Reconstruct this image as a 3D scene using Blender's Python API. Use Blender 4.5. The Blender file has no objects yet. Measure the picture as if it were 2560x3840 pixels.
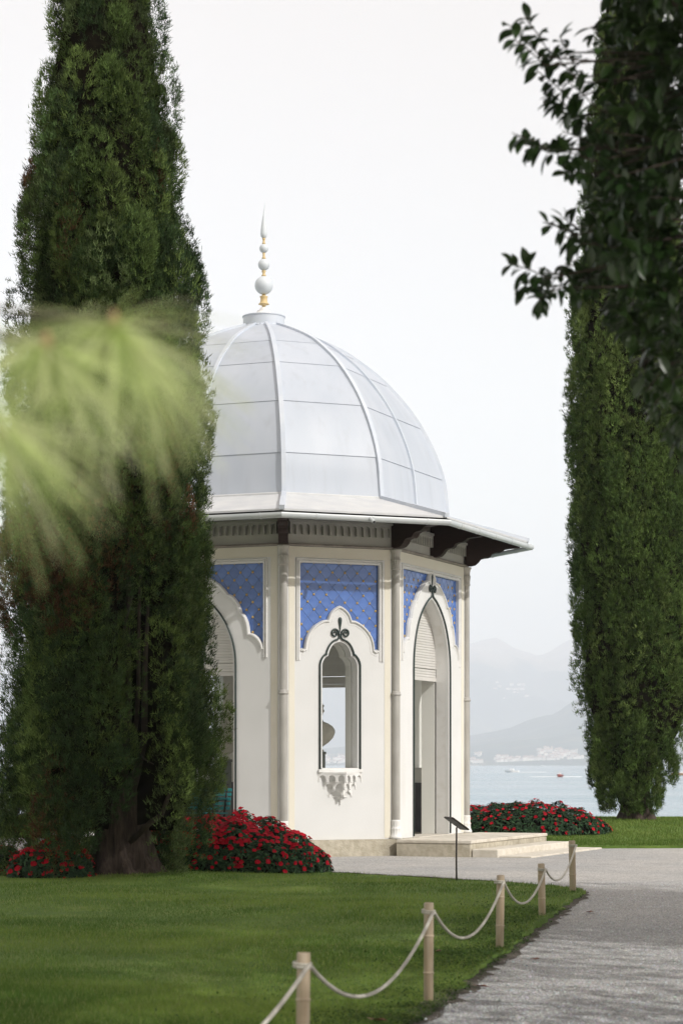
import bpy, math, random
import numpy as np
from mathutils import Vector, Matrix, noise as mnoise
from mathutils.geometry import delaunay_2d_cdt

PI = math.pi
R = math.radians
rng = np.random.default_rng(11)
random.seed(5)
scene = bpy.context.scene
C = scene.collection

# ------------------------------------------------------------------ camera
cam_d = bpy.data.cameras.new('camera')
cam = bpy.data.objects.new('camera', cam_d)
C.objects.link(cam)
cam.location = (0, 0, 1.65)
cam.rotation_euler = (PI / 2, 0, 0)
cam_d.sensor_fit = 'VERTICAL'
cam_d.sensor_height = 36
cam_d.lens = 8306 / 3840 * 36
cam_d.shift_y = (2866 - 1920) / 3840
cam_d.clip_start = 0.2
cam_d.clip_end = 80000
cam_d.dof.use_dof = True
cam_d.dof.focus_distance = 41
cam_d.dof.aperture_fstop = 3.9
scene.camera = cam

# ------------------------------------------------------------------ world and sun
SUN_AZ = R(50)      # to the right of straight behind the camera
SUN_EL = R(38)
to_sun = Vector((math.sin(SUN_AZ) * math.cos(SUN_EL), -math.cos(SUN_AZ) * math.cos(SUN_EL), math.sin(SUN_EL)))
world = bpy.data.worlds.new('World')
scene.world = world
world.use_nodes = True
wn = world.node_tree.nodes
wl = world.node_tree.links
bg = wn['Background']
sky = wn.new('ShaderNodeTexSky')
sky.sky_type = 'NISHITA'
sky.sun_disc = False
sky.sun_elevation = SUN_EL
sky.sun_rotation = PI - SUN_AZ
sky.air_density = 1.0
sky.dust_density = 1.0
sky.ozone_density = 1.0
veil = wn.new('ShaderNodeMixRGB')          # thin even high cloud over the whole sky
veil.inputs[0].default_value = 0.4
veil.inputs[2].default_value = (12.6, 10.4, 7.7, 1)
wl.new(sky.outputs[0], veil.inputs[1])
wl.new(veil.outputs[0], bg.inputs[0])
bg.inputs[1].default_value = 0.15
sun_d = bpy.data.lights.new('sun', 'SUN')
sun_d.energy = 2.8
sun_d.angle = R(0.8)
sun_d.color = (1.0, 0.965, 0.91)
sun = bpy.data.objects.new('sun', sun_d)
C.objects.link(sun)
sun.rotation_euler = to_sun.to_track_quat('Z', 'Y').to_euler()

scene.view_settings.view_transform = 'Standard'
scene.view_settings.look = 'None'
scene.view_settings.gamma = 1
scene.view_settings.exposure = 0.13
scene.render.engine = 'CYCLES'
scene.cycles.use_denoising = True
scene.cycles.max_bounces = 8
scene.cycles.diffuse_bounces = 3
scene.cycles.glossy_bounces = 3
scene.cycles.transmission_bounces = 4
scene.cycles.transparent_max_bounces = 8
scene.cycles.volume_bounces = 4
scene.cycles.sample_clamp_indirect = 6
scene.cycles.caustics_reflective = False
scene.cycles.caustics_refractive = False

# ------------------------------------------------------------------ materials
MATS = {}


def mat(name, col, rough=0.7, col2=None, scale=4.0, detail=5.0, fac=(0.35, 0.65), bump=0.0, bscale=None,
        spec=0.4, rnd=0.0, metal=0.0, attr=None, transl=0.0, stretch=None, dirt=None, sheen=0):
    m = bpy.data.materials.new(name)
    m.use_nodes = True
    nt = m.node_tree
    N, L = nt.nodes, nt.links
    p = N['Principled BSDF']
    p.inputs['Roughness'].default_value = rough
    p.inputs['Specular IOR Level'].default_value = spec
    p.inputs['Metallic'].default_value = metal
    tc = N.new('ShaderNodeTexCoord')
    vec = tc.outputs['Object']
    if stretch:
        mp = N.new('ShaderNodeMapping')
        mp.inputs['Scale'].default_value = stretch
        L.new(vec, mp.inputs[0])
        vec = mp.outputs[0]
    out = None
    if attr:
        a = N.new('ShaderNodeAttribute')
        a.attribute_name = attr
        out = a.outputs['Color']
    elif col2 is not None:
        nz = N.new('ShaderNodeTexNoise')
        nz.inputs['Scale'].default_value = scale
        nz.inputs['Detail'].default_value = detail
        L.new(vec, nz.inputs['Vector'])
        mr = N.new('ShaderNodeMapRange')
        mr.inputs[1].default_value, mr.inputs[2].default_value = fac
        L.new(nz.outputs['Fac'], mr.inputs[0])
        mx = N.new('ShaderNodeMixRGB')
        mx.inputs[1].default_value = (*col, 1)
        mx.inputs[2].default_value = (*col2, 1)
        L.new(mr.outputs[0], mx.inputs[0])
        out = mx.outputs[0]
    if dirt:                              # (colour, scale, low, high, stretch)
        nz2 = N.new('ShaderNodeTexNoise')
        nz2.inputs['Scale'].default_value = dirt[1]
        nz2.inputs['Detail'].default_value = 6
        mp2 = N.new('ShaderNodeMapping')
        mp2.inputs['Scale'].default_value = dirt[4]
        L.new(tc.outputs['Object'], mp2.inputs[0])
        L.new(mp2.outputs[0], nz2.inputs['Vector'])
        mr2 = N.new('ShaderNodeMapRange')
        mr2.inputs[1].default_value, mr2.inputs[2].default_value = dirt[2], dirt[3]
        L.new(nz2.outputs['Fac'], mr2.inputs[0])
        mx2 = N.new('ShaderNodeMixRGB')
        if out is None:
            mx2.inputs[1].default_value = (*col, 1)
        else:
            L.new(out, mx2.inputs[1])
        mx2.inputs[2].default_value = (*dirt[0], 1)
        L.new(mr2.outputs[0], mx2.inputs[0])
        out = mx2.outputs[0]
    if rnd:
        oi = N.new('ShaderNodeObjectInfo')
        hs = N.new('ShaderNodeHueSaturation')
        mr3 = N.new('ShaderNodeMapRange')
        mr3.inputs[3].default_value, mr3.inputs[4].default_value = 1 - rnd, 1 + rnd
        L.new(oi.outputs['Random'], mr3.inputs[0])
        L.new(mr3.outputs[0], hs.inputs['Value'])
        if out is None:
            hs.inputs['Color'].default_value = (*col, 1)
        else:
            L.new(out, hs.inputs['Color'])
        out = hs.outputs[0]
    if out is None:
        p.inputs['Base Color'].default_value = (*col, 1)
    else:
        L.new(out, p.inputs['Base Color'])
    if bump:
        nb = N.new('ShaderNodeTexNoise')
        nb.inputs['Scale'].default_value = bscale or scale * 4
        nb.inputs['Detail'].default_value = 6
        L.new(vec, nb.inputs['Vector'])
        b = N.new('ShaderNodeBump')
        b.inputs['Strength'].default_value = bump
        b.inputs['Distance'].default_value = 0.02
        L.new(nb.outputs['Fac'], b.inputs['Height'])
        L.new(b.outputs[0], p.inputs['Normal'])
    if transl:
        tr = N.new('ShaderNodeBsdfTranslucent')
        if out is None:
            tr.inputs[0].default_value = (*col, 1)
        else:
            L.new(out, tr.inputs[0])
        ms = N.new('ShaderNodeMixShader')
        ms.inputs[0].default_value = transl
        L.new(p.outputs[0], ms.inputs[1])
        L.new(tr.outputs[0], ms.inputs[2])
        L.new(ms.outputs[0], N['Material Output'].inputs[0])
    MATS[name] = m
    return m


mat('wall', (.665, .672, .668), .75, (.705, .711, .710), 1.3, 6, bump=.07, bscale=40,
    dirt=((.60, .585, .55), 1.1, .60, .95, (1.6, 1.6, .40)))
mat('cream', (.71, .675, .575), .75, (.74, .71, .62), 1.5, 6, bump=.1, bscale=60)
mat('moulding', (.72, .72, .71), .6, (.63, .62, .59), 6, 6, fac=(.5, .8), bump=.05, bscale=40)
mat('inner_wall', (.76, .77, .735), .8, (.80, .805, .77), 1.2, 5)
mat('wainscot', (.07, .075, .085), .6, (.10, .10, .11), 3)
mat('tile', (.052, .132, .41), .14, (.082, .175, .47), 7, 4, rnd=.16, bump=.06, bscale=9, spec=.42)
mat('grout', (.42, .40, .34), .6, (.26, .30, .38), 14)
mat('gold', (.80, .56, .16), .4, (.66, .44, .12), 30, metal=.15)
mat('marble', (.33, .32, .295), .5, (.42, .41, .385), 2.2, 8, stretch=(3, 3, .8), dirt=((.33, .30, .26), 3.0, .66, .72, (2, 2, .4)))
mat('capital', (.47, .455, .42), .6, (.56, .545, .51), 8, 7, dirt=((.25, .235, .21), 5, .56, .8, (1, 1, 1)))
mat('rope_paint', (.022, .040, .040), .38, (.035, .055, .05), 20, bump=.1, bscale=60)
mat('dome', (.445, .49, .56), .48, (.49, .53, .595), 1.6, 8, spec=.4, bump=.02, bscale=3, stretch=(1, 1, .35), rnd=.025,
    dirt=((.38, .41, .455), 2.0, .54, 1.0, (2.6, 2.6, .22)))
mat('rib', (.52, .57, .645), .45, (.58, .62, .68), 3, rnd=.03, bump=.05, bscale=20)
mat('skirt', (.52, .535, .555), .55, (.60, .61, .615), 2.5, 7, bump=.05, bscale=12, rnd=.02)
mat('gutter', (.46, .50, .52), .35, (.53, .56, .57), 2.2, 6, dirt=((.42, .40, .36), 3, .64, .8, (1, 1, 1)))
mat('wood', (.016, .007, .006), .6, (.028, .012, .010), 8, 6, stretch=(1, 1, 6), bump=.2, bscale=20)
mat('frieze', (.44, .44, .42), .8, (.50, .50, .475), 2)  # greyer than the wall: shade under the eaves put into the colour
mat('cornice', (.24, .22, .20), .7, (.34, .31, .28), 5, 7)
mat('blind', (.74, .73, .70), .55, (.79, .78, .76), 3, rnd=.03, transl=.3)
mat('finial_ball', (.58, .63, .68), .5, (.63, .675, .71), 5)
mat('finial_cone', (.72, .715, .69), .5, (.77, .765, .745), 5)
mat('finial_gold', (.66, .52, .29), .5, (.58, .44, .22), 6)
mat('plinth', (.40, .36, .28), .9, (.54, .50, .41), 9, 9, bump=.7, bscale=38, dirt=((.27, .245, .19), 1.6, .52, .8, (1, 1, 1)))
mat('step_stone', (.56, .52, .44), .9, (.66, .62, .55), 6, 8, bump=.35, bscale=45, dirt=((.40, .36, .29), 2.2, .56, .8, (1, 1, 1)))
mat('statue', (.50, .50, .45), .7, (.60, .59, .54), 6, 6)
mat('pedestal', (.16, .19, .19), .7, (.2, .22, .21), 5)
mat('teal', (.02, .22, .24), .5, (.03, .27, .28), 8)
mat('iron', (.018, .018, .02), .45)
mat('bamboo', (.37, .29, .195), .5, (.43, .36, .27), 5, 6, stretch=(6, 6, .6), rnd=.12, dirt=((.24, .20, .15), 3, .62, .75, (4, 4, 1)))
mat('rope', (.46, .44, .38), .9, (.55, .53, .47), 30, bump=.4, bscale=120)
mat('sign', (.03, .025, .022), .4, (.05, .04, .035), 12)
mat('sign_face', (.18, .18, .16), .3, (.10, .12, .09), 5)
mat('foliage', (.05, .09, .03), .7, attr='Col', spec=.06, transl=.22)
mat('bark', (.030, .020, .016), .9, (.085, .062, .050), 5, 8, stretch=(4, 4, .5), bump=.8, bscale=16)
mat('core', (.006, .005, .004), 1.0, (.014, .012, .008), 9, spec=0.0)  # near-black: shade inside the foliage put into the colour
mat('branch', (.035, .027, .021), .9, (.065, .05, .04), 6)
mat('petal', (.30, .002, .012), .6, (.46, .005, .022), 9, spec=.12, rnd=.28, transl=.2)
mat('petal_centre', (.55, .10, .10), .6)
mat('bed_leaf', (.03, .06, .03), .6, attr='Col', spec=.10, transl=.1)
mat('grass', (.06, .1, .03), .7, attr='Col', spec=.06, transl=.3)
mat('magnolia_leaf', (.022, .050, .014), .32, (.035, .065, .018), 3, spec=.45, rnd=.25, transl=.16)
mat('needle', (.23, .30, .085), .5, attr='Col', spec=.25, transl=.5)
mat('needle_bud', (.30, .17, .09), .7)
mat('stone_grain', (.3, .3, .29), .85, attr='Col')
mat('soil', (.060, .050, .038), .95, (.12, .105, .085), 14, 8, bump=.6, bscale=60)
mat('dead_leaf', (.22, .085, .045), .7, (.12, .05, .03), 20)
mat('plane_leaf', (.045, .085, .02), .6, transl=.2)
mat('house_wall', (.72, .64, .55), .8, (.80, .76, .70), .05, rnd=.25)
mat('house_roof', (.36, .24, .18), .85, rnd=.3)
mat('house_window', (.06, .06, .07), .3)
mat('boat_red', (.30, .05, .03), .35)
mat('boat_white', (.75, .76, .77), .35)
mat('boat_wood', (.42, .22, .10), .4)
mat('foam', (.85, .87, .88), .9)
mat('skin', (.45, .28, .2), .6)
mat('cloth', (.6, .6, .62), .8)


def ground_mat(name, kind):
    m = bpy.data.materials.new(name)
    m.use_nodes = True
    N, L = m.node_tree.nodes, m.node_tree.links
    p = N['Principled BSDF']
    p.inputs['Roughness'].default_value = .9
    p.inputs['Specular IOR Level'].default_value = .2
    tc = N.new('ShaderNodeTexCoord')

    def nz(scale, det=6, w=None):
        n = N.new('ShaderNodeTexNoise')
        n.inputs['Scale'].default_value = scale
        n.inputs['Detail'].default_value = det
        L.new(tc.outputs['Object'], n.inputs['Vector'])
        return n.outputs['Fac']

    def ramp(src, stops):
        r = N.new('ShaderNodeValToRGB')
        while len(r.color_ramp.elements) < len(stops):
            r.color_ramp.elements.new(.5)
        for e, (pos, c) in zip(r.color_ramp.elements, stops):
            e.position = pos
            e.color = (*c, 1)
        L.new(src, r.inputs[0])
        return r.outputs[0]

    def mix(a, b, f, t='MIX'):
        x = N.new('ShaderNodeMixRGB')
        x.blend_type = t
        if isinstance(f, float):
            x.inputs[0].default_value = f
        else:
            L.new(f, x.inputs[0])
        L.new(a, x.inputs[1])
        L.new(b, x.inputs[2])
        return x.outputs[0]
    if kind == 'gravel':
        v = N.new('ShaderNodeTexVoronoi')
        v.inputs['Scale'].default_value = 75
        L.new(tc.outputs['Object'], v.inputs['Vector'])
        grain = ramp(v.outputs['Color'], [(.15, (.24, .252, .268)), (.5, (.435, .448, .46)), (.85, (.63, .635, .63))])
        big = ramp(nz(.35, 4), [(.35, (.86, .84, .82)), (.65, (1.08, 1.02, .95))])
        base = mix(grain, big, .85, 'MULTIPLY')
        stain = ramp(nz(2.2, 7), [(.4, (1, 1, 1)), (.75, (.80, .78, .76))])
        base = mix(base, stain, .7, 'MULTIPLY')
        L.new(base, p.inputs['Base Color'])
        b = N.new('ShaderNodeBump')
        b.inputs['Strength'].default_value = .7
        b.inputs['Distance'].default_value = .012
        L.new(v.outputs['Distance'], b.inputs['Height'])
        L.new(b.outputs[0], p.inputs['Normal'])
    elif kind == 'lawn':
        a = ramp(nz(1.1, 6), [(.3, (.08, .145, .026)), (.55, (.125, .20, .040)), (.75, (.18, .235, .062))])
        c = ramp(nz(25, 5), [(.35, (.75, .75, .72)), (.65, (1.1, 1.1, 1.1))])
        L.new(mix(a, c, .8, 'MULTIPLY'), p.inputs['Base Color'])
    elif kind == 'near_hill':
        a = ramp(nz(.004, 8), [(.35, (.030, .050, .030)), (.52, (.05, .072, .038)), (.66, (.15, .14, .08))])
        c = ramp(nz(.02, 6), [(.4, (.55, .55, .55)), (.6, (1.2, 1.2, 1.15))])
        L.new(mix(a, c, .6, 'MULTIPLY'), p.inputs['Base Color'])
    elif kind == 'far_hill':
        sx = N.new('ShaderNodeSeparateXYZ')
        L.new(tc.outputs['Object'], sx.inputs[0])
        mr = N.new('ShaderNodeMapRange')
        mr.inputs[1].default_value, mr.inputs[2].default_value = 560, 860
        L.new(sx.outputs[2], mr.inputs[0])
        ad = N.new('ShaderNodeMath')
        ad.operation = 'MULTIPLY_ADD'
        ad.inputs[1].default_value = 1.0
        L.new(nz(.0016, 7), ad.inputs[0])
        L.new(mr.outputs[0], ad.inputs[2])
        a = ramp(ad.outputs[0], [(.46, (.03, .05, .032)), (.60, (.06, .08, .045)), (.72, (.20, .17, .10)), (1.0, (.36, .29, .20))])
        c = ramp(nz(.008, 7), [(.4, (.6, .6, .6)), (.6, (1.15, 1.15, 1.15))])
        L.new(mix(a, c, .5, 'MULTIPLY'), p.inputs['Base Color'])
    elif kind == 'water':
        p.inputs['Base Color'].default_value = (.20, .32, .39, 1)  # lighter than the water itself: hazy glare put into the base colour
        p.inputs['Roughness'].default_value = .12
        p.inputs['Specular IOR Level'].default_value = .5
        p.inputs['IOR'].default_value = 1.33
        geo = []
        for sc, st in (((.5, 1.1, 1), 1.0), ((.12, .3, 1), 1.0), ((.03, .07, 1), .8)):
            mp = N.new('ShaderNodeMapping')
            mp.inputs['Scale'].default_value = sc
            L.new(tc.outputs['Object'], mp.inputs[0])
            n = N.new('ShaderNodeTexNoise')
            n.inputs['Scale'].default_value = 1.0
            n.inputs['Detail'].default_value = 5
            n.inputs['Roughness'].default_value = .6
            L.new(mp.outputs[0], n.inputs['Vector'])
            mu = N.new('ShaderNodeMath')
            mu.operation = 'MULTIPLY'
            mu.inputs[1].default_value = st / sc[0] * .28
            L.new(n.outputs['Fac'], mu.inputs[0])
            geo.append(mu.outputs[0])
        s1 = N.new('ShaderNodeMath')
        L.new(geo[0], s1.inputs[0])
        L.new(geo[1], s1.inputs[1])
        s2 = N.new('ShaderNodeMath')
        L.new(s1.outputs[0], s2.inputs[0])
        L.new(geo[2], s2.inputs[1])
        b = N.new('ShaderNodeBump')
        mpw = N.new('ShaderNodeMapping')
        mpw.inputs['Scale'].default_value = (.006, .03, 1)
        L.new(tc.outputs['Object'], mpw.inputs[0])
        nw = N.new('ShaderNodeTexNoise')
        nw.inputs['Scale'].default_value = 1.0
        nw.inputs['Detail'].default_value = 4
        L.new(mpw.outputs[0], nw.inputs['Vector'])
        mw = N.new('ShaderNodeMapRange')
        mw.inputs[1].default_value, mw.inputs[2].default_value = .38, .66
        mw.inputs[3].default_value, mw.inputs[4].default_value = .12, 1.0
        L.new(nw.outputs['Fac'], mw.inputs[0])
        L.new(mw.outputs[0], b.inputs['Strength'])
        b.inputs['Distance'].default_value = .32
        L.new(s2.outputs[0], b.inputs['Height'])
        L.new(b.outputs[0], p.inputs['Normal'])
    MATS[name] = m
    return m


for nm in ('gravel', 'lawn', 'near_hill', 'far_hill', 'water'):
    ground_mat(nm + '_ground', nm)

# ------------------------------------------------------------------ helpers


def obj(name, data, parent=None, loc=(0, 0, 0), rotz=0.0, label=None, cat=None, group=None, kind=None):
    o = bpy.data.objects.new(name, data)
    C.objects.link(o)
    if parent is not None:
        o.parent = parent
    o.location = loc
    if rotz:
        o.rotation_euler = (0, 0, rotz)
    if label:
        o['label'] = label
    if cat:
        o['category'] = cat
    if group:
        o['group'] = group
    if kind:
        o['kind'] = kind
    return o


def thing(name, label, cat, loc=(0, 0, 0), rotz=0.0, group=None):
    return obj(name, None, None, loc, rotz, label, cat, group)


def mk(name, verts, faces, m, smooth=False):
    me = bpy.data.meshes.new(name)
    me.from_pydata([tuple(v) for v in verts], [], [tuple(f) for f in faces])
    if m:
        me.materials.append(MATS[m])
    if smooth:
        me.polygons.foreach_set('use_smooth', [True] * len(me.polygons))
    me.update()
    return me


def fast(name, V, F, m, col=None, smooth=False):
    V = np.asarray(V, np.float32).reshape(-1, 3)
    F = np.asarray(F, np.int32)
    k = F.shape[1]
    me = bpy.data.meshes.new(name)
    me.vertices.add(len(V))
    me.vertices.foreach_set('co', V.ravel())
    me.loops.add(F.size)
    me.loops.foreach_set('vertex_index', F.ravel())
    me.polygons.add(len(F))
    me.polygons.foreach_set('loop_start', np.arange(len(F), dtype=np.int32) * k)
    if smooth:
        me.polygons.foreach_set('use_smooth', np.ones(len(F), dtype=bool))
    me.materials.append(MATS[m])
    me.update()
    if col is not None:
        a = me.color_attributes.new('Col', 'FLOAT_COLOR', 'POINT')
        c = np.ones((len(V), 4), np.float32)
        c[:, :3] = col
        a.data.foreach_set('color', c.ravel())
    return me


class MB:
    def __init__(s):
        s.v, s.f = [], []

    def add(s, vs, fs):
        n = len(s.v)
        s.v += [tuple(v) for v in vs]
        s.f += [tuple(i + n for i in f) for f in fs]
        return s

    def box(s, x0, x1, y0, y1, z0, z1):
        return s.add([(x0, y0, z0), (x1, y0, z0), (x1, y1, z0), (x0, y1, z0), (x0, y0, z1), (x1, y0, z1), (x1, y1, z1), (x0, y1, z1)],
                     [(0, 3, 2, 1), (4, 5, 6, 7), (0, 1, 5, 4), (1, 2, 6, 5), (2, 3, 7, 6), (3, 0, 4, 7)])

    def bbox(s, x0, x1, y0, y1, z0, z1, b=.01):
        # box with chamfered edges: built as three crossing slabs' hull (octagonal rings)
        X = [x0, x0 + b, x1 - b, x1]
        ring = lambda z, i: [(x0 + b + (0 if i else b), y0 + (0 if i else b), z), (x1 - b - (0 if i else b), y0 + (0 if i else b), z),
                             (x1 - (0 if i else b), y0 + b + (0 if i else b), z), (x1 - (0 if i else b), y1 - b - (0 if i else b), z),
                             (x1 - b - (0 if i else b), y1 - (0 if i else b), z), (x0 + b + (0 if i else b), y1 - (0 if i else b), z),
                             (x0 + (0 if i else b), y1 - b - (0 if i else b), z), (x0 + (0 if i else b), y0 + b + (0 if i else b), z)]
        rs = [ring(z0, 0), ring(z0 + b, 1), ring(z1 - b, 1), ring(z1, 0)]
        return s.rings(rs, True, True)

    def rings(s, rs, cap0=False, cap1=False, closed=True):
        n = len(rs[0])
        vs = [p for r in rs for p in r]
        fs = []
        for i in range(len(rs) - 1):
            for j in range(n if closed else n - 1):
                a, b = i * n + j, i * n + (j + 1) % n
                fs.append((a, b, b + n, a + n))
        if cap0:
            fs.append(tuple(range(n - 1, -1, -1)))
        if cap1:
            fs.append(tuple((len(rs) - 1) * n + j for j in range(n)))
        return s.add(vs, fs)

    def lathe(s, prof, n=20, c=(0, 0, 0), flute=0, fd=0.0, fz=None):
        rs = []
        for r, z in prof:
            ring = []
            for j in range(n):
                a = 2 * PI * j / n
                rr = r
                if flute and fz and fz[0] <= z <= fz[1]:
                    rr = r * (1 - fd * (.5 + .5 * math.cos(a * flute)))
                ring.append((c[0] + rr * math.cos(a), c[1] + rr * math.sin(a), c[2] + z))
            rs.append(ring)
        return s.rings(rs, True, True)

    def tube(s, pts, r, n=8, cap=True):
        pts = [Vector(p) for p in pts]
        rs = []
        up = None
        for i, p in enumerate(pts):
            t = (pts[min(i + 1, len(pts) - 1)] - pts[max(i - 1, 0)]).normalized()
            if up is None:
                up = Vector((0, 0, 1)) if abs(t.z) < .9 else Vector((0, 1, 0))
            a = t.cross(up).normalized()
            b = a.cross(t).normalized()
            up = b
            rr = r[i] if hasattr(r, '__len__') else r
            rs.append([p + (a * math.cos(2 * PI * k / n) + b * math.sin(2 * PI * k / n)) * rr for k in range(n)])
        return s.rings(rs, cap, cap)

    def mesh(s, name, m, smooth=False):
        return mk(name, s.v, s.f, m, smooth)


def shade_auto(me, ang=40):
    me.polygons.foreach_set('use_smooth', [True] * len(me.polygons))
    me.set_sharp_from_angle(angle=R(ang))
    return me


def pip(x, y, poly):
    c = False
    j = len(poly) - 1
    for i in range(len(poly)):
        xi, yi = poly[i]
        xj, yj = poly[j]
        if (yi > y) != (yj > y) and x < (xj - xi) * (y - yi) / (yj - yi) + xi:
            c = not c
        j = i
    return c


def tri2d(outer, holes, extra=()):
    vs, es = [], []
    for lp in [outer] + list(holes):
        n0 = len(vs)
        vs += [Vector(p) for p in lp]
        es += [(n0 + i, n0 + (i + 1) % len(lp)) for i in range(len(lp))]
    vs += [Vector(p) for p in extra]
    ov, oe, of, *_ = delaunay_2d_cdt(vs, es, [], 0, 1e-6)
    fs = []
    for f in of:
        c = sum((ov[i] for i in f), Vector((0, 0))) / len(f)
        if pip(c.x, c.y, outer) and not any(pip(c.x, c.y, h) for h in holes):
            a, b, d = (ov[i] for i in f)
            if (b - a).cross(d - a) < 0:
                f = f[::-1]
            fs.append(tuple(f))
    return [(p.x, p.y) for p in ov], fs


def plate(outer, holes, d0, d1):
    """2D shape in (s,z) extruded outward from d0 to d1; outward is -y in the face frame"""
    mb = MB()
    v, f = tri2d(outer, holes)
    mb.add([(x, -d1, z) for x, z in v], f)
    mb.add([(x, -d0, z) for x, z in v], [t[::-1] for t in f])
    for lp in [outer] + list(holes):
        n = len(lp)
        vs = [(x, -d1, z) for x, z in lp] + [(x, -d0, z) for x, z in lp]
        mb.add(vs, [(i, (i + 1) % n, n + (i + 1) % n, n + i) for i in range(n)])
    return mb


def strip(mb, pl, w0, w1, d0, d1, closed=False):
    """box-section band along a polyline in (s,z); w0..w1 = offsets to the left normal; returns mb"""
    P = [Vector(p) for p in pl]
    n = len(P)
    rs = []
    for i in range(n):
        a = P[i - 1] if (i or closed) else P[i]
        b = P[(i + 1) % n] if (i < n - 1 or closed) else P[i]
        t1 = (P[i] - a).normalized() if (P[i] - a).length > 1e-9 else None
        t2 = (b - P[i]).normalized() if (b - P[i]).length > 1e-9 else None
        t1 = t1 or t2
        t2 = t2 or t1
        n1 = Vector((-t1.y, t1.x))
        n2 = Vector((-t2.y, t2.x))
        m = (n1 + n2)
        m = m / max(m.length, .3)
        sc = min(1 / max(m.dot(n1), .45), 1.8)
        q0 = P[i] + m * w0 * sc
        q1 = P[i] + m * w1 * sc
        qm = P[i] + m * (w0 * .7 + w1 * .3) * sc
        qn = P[i] + m * (w0 * .35 + w1 * .65) * sc
        rs.append([(q0.x, -d0, q0.y), (q0.x, -(d0 + (d1 - d0) * .7), q0.y), (qm.x, -d1, qm.y), (qn.x, -d1, qn.y), (q1.x, -(d0 + (d1 - d0) * .45), q1.y), (q1.x, -d0, q1.y)])
    if closed:
        rs.append(rs[0])
    return mb.rings(rs, not closed, not closed)


def arc_pts(p, q, bulge, n=7):
    """points from p to q along an arc bulging to the left of p->q by bulge*len"""
    p, q = Vector(p), Vector(q)
    d = q - p
    nrm = Vector((-d.y, d.x))
    out = []
    for i in range(n + 1):
        t = i / n
        out.append(tuple(p + d * t + nrm * bulge * 4 * t * (1 - t)))
    return out


def chain(*segs):
    out = []
    for sgm in segs:
        for p in sgm:
            if not out or (Vector(p) - Vector(out[-1])).length > 1e-5:
                out.append(tuple(p))
    return out


def mirror(pl):
    return [(-x, z) for x, z in pl]


def smoothpl(pts, n=5):
    """Catmull-Rom through points"""
    P = [Vector(p) for p in pts]
    out = []
    for i in range(len(P) - 1):
        a, b, c, d = P[max(i - 1, 0)], P[i], P[i + 1], P[min(i + 2, len(P) - 1)]
        for k in range(n):
            t = k / n
            out.append(tuple(.5 * ((2 * b) + (c - a) * t + (2 * a - 5 * b + 4 * c - d) * t * t + (3 * b - a - 3 * c + d) * t ** 3)))
    out.append(tuple(P[-1]))
    return out


# ------------------------------------------------------------------ terrain and lake
LAKE_Z = -2.5
back_lawn_poly = [(3.2, 43.2), (16, 44.5), (40, 47), (40, 55.5), (-40, 55.5), (-40, 50), (-6, 49.6), (1.5, 48.2), (3.0, 45.5)]
front_lawn_poly = [(-16, -4), (-2.6, 3.0), (-1.35, 7.0), (-.42, 10.6), (.32, 13.6), (.66, 15.2), (1.14, 17.8), (1.48, 19.5), (1.90, 21.8), (2.20, 23.4), (2.62, 25.8),
                   (3.05, 27.9), (3.10, 28.6), (2.86, 29.6), (2.30, 30.8), (1.2, 32.3), (.2, 33.4), (-1.2, 34.4), (-3, 35.2), (-6, 35.9), (-16, 36.5), (-30, 30), (-30, -4)]



def ragged(poly, step, amp, seed):
    q = random.Random(seed)
    out = []
    for i in range(len(poly)):
        a, b = Vector(poly[i]), Vector(poly[(i + 1) % len(poly)])
        n = max(1, int((b - a).length / step)) if min(a.length, b.length) < 60 else 1
        nr = Vector((a.y - b.y, b.x - a.x)).normalized()
        for k in range(n):
            p = a.lerp(b, k / n) + nr * q.gauss(0, amp)
            out.append((p.x, p.y))
    return out


front_lawn_poly = ragged(front_lawn_poly, .22, .028, 3)
back_lawn_poly = ragged(back_lawn_poly, .4, .03, 4)


def sm(a, b, x):
    t = np.clip((x - a) / (b - a), 0, 1)
    return t * t * (3 - 2 * t)


def front_z(x, y):
    return .045 + .05 * np.sin(x * .7 + 1) * np.sin(y * .33) * .5 + .02 * np.sin(y * 1.1 + x)


def back_z(x, y):
    return .05 + .30 * sm(44, 53, y) + .03 * np.sin(x * .6) * sm(44, 48, y)


def sheet(name, poly, zf, m, step, skirt=.12):
    xs = [p[0] for p in poly]
    ys = [p[1] for p in poly]
    ex = []
    x = min(xs)
    while x < max(xs):
        y = min(ys)
        while y < max(ys):
            if pip(x, y, poly):
                ex.append((x + random.uniform(-.1, .1) * step, y + random.uniform(-.1, .1) * step))
            y += step
        x += step
    v, f = tri2d(poly, [], ex)
    V = [(a, b, float(zf(a, b))) for a, b in v]
    n = len(V)
    mb = MB()
    mb.add(V, f)
    lp = [(a, b, float(zf(a, b))) for a, b in poly]
    lo = [(a, b, -skirt) for a, b in poly]
    k = len(poly)
    mb.add(lp + lo, [(i, k + i, k + (i + 1) % k, (i + 1) % k) for i in range(k)])
    return mb.mesh(name, m)


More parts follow.
